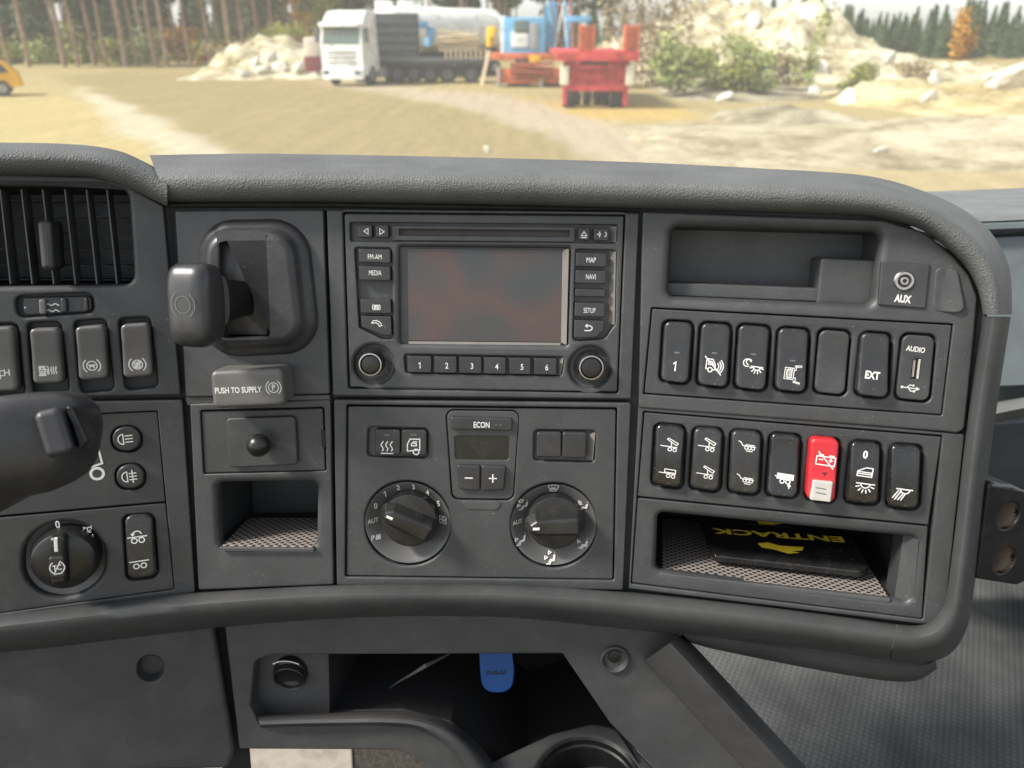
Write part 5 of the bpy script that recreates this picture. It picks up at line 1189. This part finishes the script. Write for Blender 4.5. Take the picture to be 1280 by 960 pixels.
def put(kind, k, x, y, sc, name, label, cat, group, rz):
    root = bpy.data.objects.new(name, None); COL.objects.link(root); root.location = (x, y, 0); root.rotation_euler = (0, 0, rz); root.scale = (sc, sc, sc); settag(root, label, cat, group)
    for p in kind[k]:
        if p.name in first: c = p.copy(); COL.objects.link(c)
        else: c = p; first.add(p.name)
        c.parent = root
    return root
rd = random.Random(5)
# front row of tall pines at the left edge of the yard, trunks traced one by one
for i, (x, y) in enumerate([(38, 86), (80, 86), (97, 84), (136, 86), (160, 85), (170, 83), (196, 84), (212, 85), (238, 84), (262, 83), (290, 84), (306, 82), (345, 80), (372, 78), (12, 88), (118, 82), (182, 80), (225, 80), (275, 80), (325, 78)]):
    p = ground(x, min(y, 84), 0); Y = min(p.y, 84 + (i % 5)); X = (x - 640) / FP * Y / ray(x, y).y
    put(protoP, i % 3, X, Y, rd.uniform(.85, 1.15), 'pine_tree', 'tall pine with bare reddish trunk in the front row at the left forest edge', 'pine', 'pines along the left forest edge', rd.random() * 6)
for i in range(80):
    Y = rd.uniform(90, 135); x = rd.uniform(-60, 760); X = (x - 640) / FP * Y / ray(x, 60).y
    put(protoP, i % 3, X, Y, rd.uniform(.7, 1.05), 'pine_tree', 'pine standing deeper in the forest on the left', 'pine', 'pines deeper in the left forest', rd.random() * 6)
for i in range(95):
    Y = rd.uniform(86, 150); x = rd.uniform(-60, 640); X = (x - 640) / FP * Y / ray(x, 60).y
    put(protoS, i % 3, X, Y, rd.uniform(.5, 1.15), 'spruce_tree', 'dark young spruce among the pines of the left forest', 'spruce', 'spruces in the left forest', rd.random() * 6)
for i in range(130):
    x = 985 + 400 * i / 129 + rd.uniform(-6, 6); Y = rd.uniform(98, 150); X = (x - 640) / FP * Y / ray(x, 60).y
    top = 12 + 8 * math.sin(x * .03) + rd.uniform(-9, 22); H = onY(x, top, Y).z
    put(protoS, i % 3, X, Y, max(.4, H / (10, 12, 9)[i % 3]), 'spruce_tree', 'dark spruce in the forest behind the mounds at upper right', 'spruce', 'spruces behind the right mounds', rd.random() * 6)
for i in range(16):
    x = 700 + 300 * i / 15; Y = rd.uniform(150, 200); X = (x - 640) / FP * Y / ray(x, 60).y
    put(protoS, i % 3, X, Y, max(.5, onY(x, rd.uniform(-14, 8), Y).z / (10, 12, 9)[i % 3]), 'spruce_tree', 'spruce peeking over the top of the big rubble mound', 'spruce', 'spruces over the mound top', rd.random() * 6)
def bushat(x, y, Y, r, h, mat, seed, label, name='bush', n=900, size=.16, z=None):
    p = onY(x, y, Y); root = W(name, label, name.replace('_', ' '), Vector((p.x, Y, p.z if z is None else z)))
    f = bush(seed, r, h, mat, n, size); f.parent = root; s = stems(seed, h); s.parent = root; return root
bushat(366, 80, 78, 2.6, 6.2, m_aut, 31, 'orange brown leafy bush before the pines left of the white truck', 'autumn_bush', z=0)
bushat(405, 80, 80, 2.2, 9, m_olive, 32, 'tall yellow green birch like bush beside the white truck cab', 'tall_bush', 1300, z=0)
bushat(1197, 80, 94, 1.3, 4.6, m_aut, 33, 'bright orange autumn tree in front of the right spruce forest', 'autumn_tree', 1500, .3, z=0)
bushat(1040, 70, 95, 1.6, 5, m_aut, 34, 'small orange brown tree left of the bright orange tree', 'small_tree', 700, .3, z=0)
bushat(855, 118, 36, 1.0, 1.7, m_green, 35, 'fresh green bush just right of the red trailer', 'green_bush')
bushat(900, 112, 36.5, 1.2, 1.3, m_olive, 36, 'olive green bush in the middle of the bush group', 'olive_bush')
bushat(945, 112, 37, 1.2, 1.5, m_green, 37, 'low green bush at the right end of the bush group', 'low_bush')
bushat(1010, 108, 36, .6, 3.0, m_green, 38, 'slim young tree on the pale mound', 'young_tree', 300, .14)
for i_, (x_, y_, Y_, r_, h_, mt_, lb_) in enumerate([(835, 108, 38, .9, 1.6, m_olive, 'yellow olive scrub between the bare bushes and the fresh green bush'), (880, 100, 41, 1.2, 1.3, m_green, 'soft green scrub on the slope behind the bush group'),
        (925, 98, 42, 1.5, 1.8, m_olive, 'yellowish scrub on the slope above the low green bush'), (985, 108, 40, 1.0, 1.3, m_tan, 'dry tan scrub left of the slim young tree'), (1075, 112, 37, 1.1, 1.2, m_olive, 'olive scrub right of the slim young tree'),
        (1140, 98, 50, 1.3, 1.0, m_tan, 'dry tan scrub on the crest of the sand bank'), (300, 90, 58, 1.6, 1.6, m_tan, 'dry tan scrub on the left slope of the stone heap'), (352, 66, 62, 1.8, 1.8, m_olive, 'olive scrub on top of the stone heap')]):
    bushat(x_, y_, Y_, r_, h_, mt_, 60 + i_, lb_, 'scrub', 700, .15)
bushat(790, 122, 44, 2.6, 6.5, m_tan, 39, 'large bare tan bush directly behind the red trailer', 'bare_bush', 2200, .13, z=0)
bushat(830, 125, 46, 2.0, 4.5, m_tan, 40, 'smaller bare tan bush right of the large bare bush', 'bare_bush', 1500, .13, z=0)
bushat(1240, 178, 24, .5, .4, m_aut, 41, 'tiny yellow flowering weed on the right sand bank', 'weed', 200, .06)
bushat(1180, 185, 22, .4, .3, m_olive, 42, 'tiny olive weed left of the yellow flowering weed', 'weed', 160, .06)
bushat(1095, 100, 60, 1.6, 1.6, m_olive, 43, 'olive scrub below the stones of the big mound', 'scrub', 400, .2)
def undergrowth():
    def f(rd):
        Y = rd.uniform(88, 100); x = rd.uniform(-80, 560); X = (x - 640) / FP * Y / ray(x, 60).y
        return Vector((X, Y, abs(rd.gauss(0, 1.3)) * (.6 + .5 * math.sin(X * .7)))), 1
    o = leaves(9000, f, .38, 77).build('undergrowth', m_olive, None, wn=False); o['kind'] = 'stuff'; settag(o, 'yellow green undergrowth along the foot of the left pines', 'undergrowth')
undergrowth()

# ------------------------------------------------------------------ vehicles
def paint(name, c, rough=.4): return noisy(name, [(.3, tuple(v * .8 for v in c)), (.7, c)], 1.2, rough)
p_white = noisy('white_paint', [(.35, (.52, .51, .47)), (.55, (.78, .78, .75))], 1.6, .5); p_grey = paint('grey_paint', (.10, .105, .11), .6); p_dark = paint('dark_chassis', (.035, .035, .035), .7)
p_glass = simple('vehicle_glass', (.10, .14, .12), .15); p_red = noisy('red_paint', [(.35, (.28, .04, .03)), (.5, (.50, .045, .05)), (.7, (.58, .09, .08))], 3, .6); p_or = noisy('orange_red_paint', [(.35, (.34, .09, .04)), (.55, (.62, .15, .06))], 3, .6)
p_or2 = paint('rusty_orange', (.36, .10, .05), .8)
p_blue = noisy('blue_paint', [(.35, (.14, .28, .42)), (.55, (.16, .40, .64))], 3, .55); p_yel = paint('yellow_paint', (.85, .45, .02), .35); p_tyre = simple('tyre_rubber', (.025, .025, .025), .85); p_wood = paint('pale_wood', (.62, .50, .32), .8)
p_rim = simple('wheel_rim', (.35, .35, .34), .5, .6)
def Bx(o, name, c, h, mat, bev=.03, parent=None, rz=0):
    mb = MB(); hx, hy, hz = h; b = min(bev, min(h) * .9)
    plate(mb, [(-hx, -hy), (hx, -hy), (hx, hy), (-hx, hy)], b * 1.2, -hz, hz, b, ns=2, m=2)
    mb.v = [Matrix.Rotation(rz, 3, 'Z') @ v + Vector(c) for v in mb.v]; return mb.build(name, mat, parent or o, wn=False)
def wheel(o, x, y, r=.5, w=.28, axis='x', rim=None):
    mb = MB(); mb.lathe([(r * .55, -w / 2), (r * .93, -w / 2), (r, -w / 2 + .05), (r, w / 2 - .05), (r * .93, w / 2), (r * .55, w / 2)], 28, cap0=True, cap1=True)
    rot = Matrix.Rotation(R(90), 3, 'Y') if axis == 'x' else Matrix.Rotation(R(90), 3, 'X')
    mb.v = [rot @ v + Vector((x, y, r)) for v in mb.v]; wl = mb.build('wheel', p_tyre, o, wn=False)
    mb = MB(); mb.lathe([(r * .56, -w / 2 - .012), (r * .5, -w / 2 - .02), (r * .3, -w / 2 + .04), (r * .12, -w / 2 + .03), (r * .12, w / 2 + .03), (r * .3, w / 2 - .04), (r * .56, w / 2 + .012)], 20)
    mb.v = [rot @ v + Vector((x, y, r)) for v in mb.v]; mb.build('rim', rim or p_rim, wl, wn=False); return wl
Yt = 46.0; kx = Yt / ray(440, 100).y / FP
def XX(px, Y=46.0): return (px - 640) / FP * Y / ray(px, 90).y
def ZZ(py, Y=46.0): return onY(640, py, Y).z
# white truck: its own x to the right, front face towards the camera, turned slightly
tr_ = W('white_truck', 'white tractor truck parked facing the camera with dark flatbed behind it', 'truck', Vector((XX(441), 45.5, 0)), R(-14))
mb = MB(); prof = [(-.05, .55), (-.12, 1.2), (-.10, 2.05), (.12, 2.95), (.55, 3.45), (.95, 3.72), (2.1, 3.80), (2.15, .9), (1.4, .55)]
for sx in (-1.2, 1.2): mb.ring([(sx * (.93 if z > 3.2 else 1), y - .9, z) for y, z in prof])
n_ = len(prof); mb.bridge(list(range(n_)), list(range(n_, 2 * n_))); mb.fan(list(range(n_))[::-1]); mb.fan(list(range(n_, 2 * n_))); mb.build('cab', p_white, tr_, wn=False)
mb = MB(); mb.hexa([(-1.08, -1.01, 2.1), (1.08, -1.01, 2.1), (1.08, -.95, 2.1), (-1.08, -.95, 2.1)], [(-1.04, -.80, 2.95), (1.04, -.80, 2.95), (1.04, -.74, 2.95), (-1.04, -.74, 2.95)]); mb.build('windscreen_pane', p_glass, tr_, wn=False)
Bx(tr_, 'sun_visor', (0, -.92, 3.06), (1.18, .18, .10), p_white)
for z in (1.75, 1.5, 1.25): Bx(tr_, 'grille_bar', (0, -1.04, z), (.85, .03, .035), p_rim)
Bx(tr_, 'bumper', (0, -1.0, .62), (1.22, .16, .26), p_white, .08)
for sx in (-1, 1):
    Bx(tr_, 'headlight', (sx * .92, -1.15, .72), (.2, .03, .12), p_glass); Bx(tr_, 'mirror', (sx * 1.42, -.85, 2.55), (.13, .08, .36), p_grey)
    wheel(tr_, sx * 1.05, .2, .52, .3)
for q in (3.4, 4.7): wheel(tr_, -1.0, q, .52, .55); wheel(tr_, 1.0, q, .52, .55)
Bx(tr_, 'chassis', (0, 3.2, .85), (.45, 2.6, .14), p_dark)
Bx(tr_, 'fuel_tank', (1.0, 1.9, .62), (.3, .6, .28), p_rim, .12)
# flatbed with dark board wall
fl = W('flatbed_trailer', 'long dark flatbed trailer with black board wall standing behind the white cab', 'trailer', Vector((XX(540), 48.5, 0)))
w2 = XX(612, 48.5) - XX(540, 48.5); w1 = XX(470, 48.5) - XX(540, 48.5)
Bx(fl, 'deck', ((w1 + w2) / 2, 0, ZZ(75, 48.5)), ((w2 - w1) / 2, 1.2, .10), p_grey); Bx(fl, 'side_rail', ((w1 + w2) / 2, -1.22, ZZ(79, 48.5)), ((w2 - w1) / 2, .04, .12), p_dark)
bx0, bx1 = XX(455, 48.5) - XX(540, 48.5), XX(523, 48.5) - XX(540, 48.5); zt, zb = ZZ(17, 48.5), ZZ(72, 48.5)
Bx(fl, 'board_wall', ((bx0 + bx1) / 2, -.9, (zt + zb) / 2), ((bx1 - bx0) / 2, .12, (zt - zb) / 2), paint('slate_board', (.065, .075, .085), .6))
for k_ in range(4): Bx(fl, 'wall_rib', ((bx0 + bx1) / 2, -1.04, zb + (zt - zb) * (.2 + .2 * k_)), ((bx1 - bx0) / 2 - .1, .025, .04), p_grey)
for q in (495, 515, 535, 556, 585): wheel(fl, XX(q, 48.5) - XX(540, 48.5), -1.0, .5, .3, 'y', p_grey)
Bx(fl, 'under_frame', ((w1 + w2) / 2, 0, .9), ((w2 - w1) / 2 - .3, .9, .25), p_dark)
for q in (505, 545, 570, 600): Bx(fl, 'storage_box', (XX(q, 48.5) - XX(540, 48.5), -.9, .75), (.42, .2, .3), p_dark)
for q in range(9): Bx(fl, 'stake', (XX(555 + q * 6, 48.5) - XX(540, 48.5), -1.15, ZZ(67, 48.5)), (.05, .04, .3), p_wood)
tk = W('white_tanker', 'white tank trailer standing behind the dark board wall', 'tanker', Vector((XX(562, 56), 56, 0)), R(40))
mb = MB(); h_ = 2.8; mb.lathe([(.3, -5.2), (1.0, -5.0), (1.25, -4.6), (1.25, 3.6), (1.0, 4.0), (.3, 4.2)], 32); mb.v = [Vector((v.z, v.x * 1.1, v.y + 2.95)) for v in mb.v]; mb.build('tank', p_white, tk, wn=False)
Bx(tk, 'frame', (0, 0, 1.4), (4.6, .8, .2), p_dark)
for q in (-3, 2, 3.2): wheel(tk, q, -.9, .5, .3, 'y')
wc = W('white_cab', 'white boxy cab top rising above the dark board wall', 'truck', Vector((XX(500, 56), 56, 0)))
Bx(wc, 'cab', (0, 0, ZZ(22, 56) / 2 + .3), (1.35, 1.2, ZZ(22, 56) / 2 + .1), p_white, .1)
for sx in (-.75, .75): Bx(wc, 'roof_box', (sx, -.3, ZZ(10, 56)), (.55, .6, .42), p_white, .08)
wheel(wc, -.9, 0, .5, .3); wheel(wc, .9, 0, .5, .3)
pl = W('leaning_plank', 'pale wooden plank leaning against the end of the flatbed', 'plank', Vector((XX(602, 46.5), 46.5, 0)))
mb = MB(); mb.hexa([(-.10, -.7, .0), (.10, -.7, .0), (.10, -.62, 0), (-.10, -.62, 0)], [(.32, .4, 1.75), (.52, .4, 1.75), (.52, .48, 1.75), (.32, .48, 1.75)]); mb.build('plank', p_wood, pl, wn=False)
# blue crane carrier on orange undercarriage
bl = W('blue_drill_rig', 'light blue machine cabin with upright masts on an orange red carrier', 'machine', Vector((XX(655), 45, 0)))
X_ = lambda q: XX(q, 45) - XX(655, 45); Z_ = lambda q: ZZ(q, 45)
Bx(bl, 'cabin', (X_(655), 0, (Z_(22) + Z_(66)) / 2), ((X_(682) - X_(631)) / 2, 1.1, (Z_(22) - Z_(66)) / 2), p_blue, .08)
Bx(bl, 'side_door', (X_(649), -1.12, Z_(49)), (.45, .03, .38), p_white); Bx(bl, 'window', (X_(651), -1.12, Z_(34)), (.38, .03, .30), p_glass)
Bx(bl, 'grey_panel', (X_(666), -1.12, Z_(45)), (.22, .03, .62), p_rim)
Bx(bl, 'white_column', (X_(629), -.4, Z_(46)), (.14, .4, 1.0), p_white)
for q in (686, 692, 699, 706, 713): 
    mb = MB(); mb.tube([(X_(q), -.2, Z_(72)), (X_(q - 3), -.2, Z_(-6))], .06, 8); mb.build('mast', p_blue if q != 699 else p_or, bl, wn=False)
for q in (5, 20, 35, 50): Bx(bl, 'mast_tie', (X_(699), -.2, Z_(q)), (.62, .05, .05), p_blue)
Bx(bl, 'mast_block', (X_(686), 0, Z_(40)), (.35, .5, 1.2), p_blue)
Bx(bl, 'deck', (X_(657), 0, Z_(70)), ((X_(700) - X_(614)) / 2, 1.25, .16), p_or)
Bx(bl, 'frame', (X_(660), -.6, Z_(94)), ((X_(698) - X_(620)) / 2, .6, .36), p_or)
Bx(bl, 'middle_block', (X_(655), -1.0, Z_(83)), (.5, .3, .42), p_dark); Bx(bl, 'yellow_part', (X_(668), -1.3, Z_(73)), (.3, .1, .18), p_yel)
for q in (641, 655, 684, 697): wheel(bl, X_(q), -1.0, .42, .3, 'y')
for q in (624, 676): Bx(bl, 'support_leg', (X_(q), -1.25, .5), (.09, .09, .5), p_rim)
bc = W('blue_canopy', 'small light blue roof panel behind the left red ramp', 'canopy', Vector((XX(720, 42), 42, 0)))
Bx(bc, 'roof', (0, 0, ZZ(24, 42)), (.62, .6, .13), p_blue); 
for q in (-.5, .5): Bx(bc, 'post', (q, 0, ZZ(24, 42) / 2), (.05, .05, ZZ(24, 42) / 2), p_blue)
# red low loader seen from behind
Yr = 30.5; rl = W('red_low_loader', 'red low loader trailer seen from behind with two raised orange ramps', 'trailer', Vector((XX(748, Yr), Yr, 0)))
X_ = lambda q: XX(q, Yr) - XX(748, Yr); Z_ = lambda q: ZZ(q, Yr)
def pb(name, x0, x1, y0, y1, mat, yy=0, d=.06, bev=.02): return Bx(rl, name, ((X_(x0) + X_(x1)) / 2, yy, (Z_(y0) + Z_(y1)) / 2), ((X_(x1) - X_(x0)) / 2, d, (Z_(y0) - Z_(y1)) / 2), mat, bev)
pb('deck_edge', 696, 797, 64, 76, p_red, 0, .25)
Bx(rl, 'deck', (0, 4.2, (Z_(64) + Z_(70)) / 2), ((X_(797) - X_(696)) / 2 - .05, 4.0, (Z_(64) - Z_(70)) / 2), p_red)
for x0 in (722, 777):
    r_ = pb('ramp', x0 + 1, x0 + 19, 32, 64, p_or2, .14, .03)
    for q in (x0, x0 + 17):
        b_ = pb('rail', q, q + 3, 30, 64, p_or, .05, .07, .01); b_.parent = r_
    for q in range(7):
        b_ = pb('rung', x0 + 2, x0 + 18, 32.5 + q * 4.6, 34.6 + q * 4.6, p_or, .02, .05, .01); b_.parent = r_
pb('rear_frame', 708, 786, 76, 108, p_red, .3, .2)
pb('cross_beam', 718, 766, 76, 86, p_red, 0, .1); pb('slot', 724, 760, 77.5, 81, p_dark, -.09, .03)
for x0 in (716, 732, 754, 764): pb('upright', x0, x0 + 3, 86, 110, p_red, .05, .06)
pb('cross_beam', 712, 782, 106, 114, p_red, .1, .12)
for x0 in (704, 781): pb('side_post', x0, x0 + 6, 76, 132, p_red, .1, .06)
for x0 in (700, 782): pb('marker_board', x0, x0 + 11, 82, 106, p_offw if 'p_offw' in globals() else paint('cream_board', (.75, .70, .55), .6), -.1, .03)
for q in (714, 776): wheel(rl, X_(q), .6, .36, .5)
for q in (726, 740, 754, 766): wheel(rl, X_(q), 1.6, .36, .3)
# black and yellow car at the left edge
cr_ = W('black_yellow_car', 'yellow and black car cut off by the left edge of the photo', 'car', Vector((XX(-46, 37), 37, 0)), R(-62))
mb = MB(); pf = [(-2.2, .35), (-2.25, .75), (-1.9, .95), (-1.2, 1.05), (-.6, 1.55), (.6, 1.62), (1.6, 1.45), (2.1, 1.0), (2.2, .4)]
n_ = len(pf)
rows_ = []
for sx, kz in ((-.9, .82), (-.86, 1), (.86, 1), (.9, .82)):
    rows_.append(mb.ring([(sx * (.82 if z > 1.2 else 1), y, z if kz == 1 else min(z, .95)) for y, z in pf]))
for a_, b_ in zip(rows_, rows_[1:]): mb.bridge(a_, b_)
mb.fan(rows_[0][::-1]); mb.fan(rows_[-1]); mb.build('body', p_yel, cr_, wn=False, sharp=50)
mb = MB(); mb.hexa([(-.80, -1.15, 1.0), (.80, -1.15, 1.0), (.80, 1.9, 1.0), (-.80, 1.9, 1.0)], [(-.64, -.45, 1.66), (.64, -.45, 1.66), (.64, 1.2, 1.66), (-.64, 1.2, 1.66)]); mb.build('dark_roof', simple('dark_roof_paint', (.04, .045, .05), .3), cr_, wn=False)
for sx in (-1, 1):
    for y in (-1.4, 1.4): wheel(cr_, sx * .82, y, .34, .22)
for p in ((1.05, .8), (.0, .0)):
    pass
hz = W('faded_machine', 'reddish brown scrap machine beside the stone heap', 'machine', Vector((XX(398, 52), 52, 0)))
Bx(hz, 'base', (0, 0, .9), (.7, .6, .45), paint('maroon_paint', (.20, .05, .06), .7)); Bx(hz, 'pale_hood', (-.1, 0, 1.9), (.6, .5, .55), paint('dusty_cream', (.62, .54, .44), .7), .2)

rd = random.Random(21)
SCR = [('timber_stack', 'stack of pale timber on the flatbed deck', 'timber', (572, 64), 48.2, p_wood, 7), ('blue_scrap', 'blue scrap part between the board wall and the timber', 'scrap', (534, 58), 49.6, p_blue, 4),
       ('pipe_heap', 'heap of rusty pipes under the blue machine deck', 'pipes', (664, 100), 43.2, p_or2, 6), ('yellow_scrap', 'yellow brown scrap pieces left of the blue machine', 'scrap', (614, 58), 47, p_yel, 3)]
for nm, lb, ct, (px_, py_), Y_, m_, n_ in SCR:
    p_ = onY(px_, py_, Y_); r_ = W(nm, lb, ct, Vector((p_.x, Y_, max(p_.z, .1))))
    for q in range(n_):
        if nm in ('timber_stack', 'pipe_heap'):
            mb = MB(); z_ = .1 + .14 * q; a_ = rd.uniform(-.1, .1); mb.tube([(-1.1, rd.uniform(-.2, .2), z_ + a_), (1.2, rd.uniform(-.2, .2), z_ - a_)], .07, 8); mb.build('pole', m_, r_, wn=False)
        else: Bx(r_, 'piece', (rd.uniform(-.3, .3), rd.uniform(-.2, .2), .25 + .3 * q), (rd.uniform(.12, .32), .15, rd.uniform(.15, .3)), m_, .02, rz=rd.uniform(-.6, .6))
X_ = lambda q: XX(q, 45) - XX(655, 45); Z_ = lambda q: ZZ(q, 45)
for a_, b_, m_ in (((690, 70), (702, 2), p_white), ((696, 72), (684, 0), p_rim), ((704, 72), (712, 8), p_blue), ((709, 74), (700, 6), p_white), ((716, 70), (708, -4), p_or), ((684, 66), (676, 4), p_rim)):
    mb = MB(); mb.tube([(X_(a_[0]), -.6, Z_(a_[1])), (X_(b_[0]), -.5, Z_(b_[1]))], .045, 6); mb.build('strut', m_, bl, wn=False)

for i_, x_ in enumerate((20, 62, 108, 150, 190, 232, 282, 330)):
    bushat(x_, 84, 80 + (i_ % 3), 2.0 + .3 * (i_ % 2), 2.2 + .5 * (i_ % 3), (m_olive, m_green, m_aut)[i_ % 3 if i_ != 2 else 0], 90 + i_,
           ('yellow green', 'light green', 'orange brown')[i_ % 3 if i_ != 2 else 0] + ' shrub at the foot of the left pines, %s counted from the left edge' % ('first', 'second', 'third', 'fourth', 'fifth', 'sixth', 'seventh', 'eighth')[i_], 'forest_shrub', 700, .26, z=0)
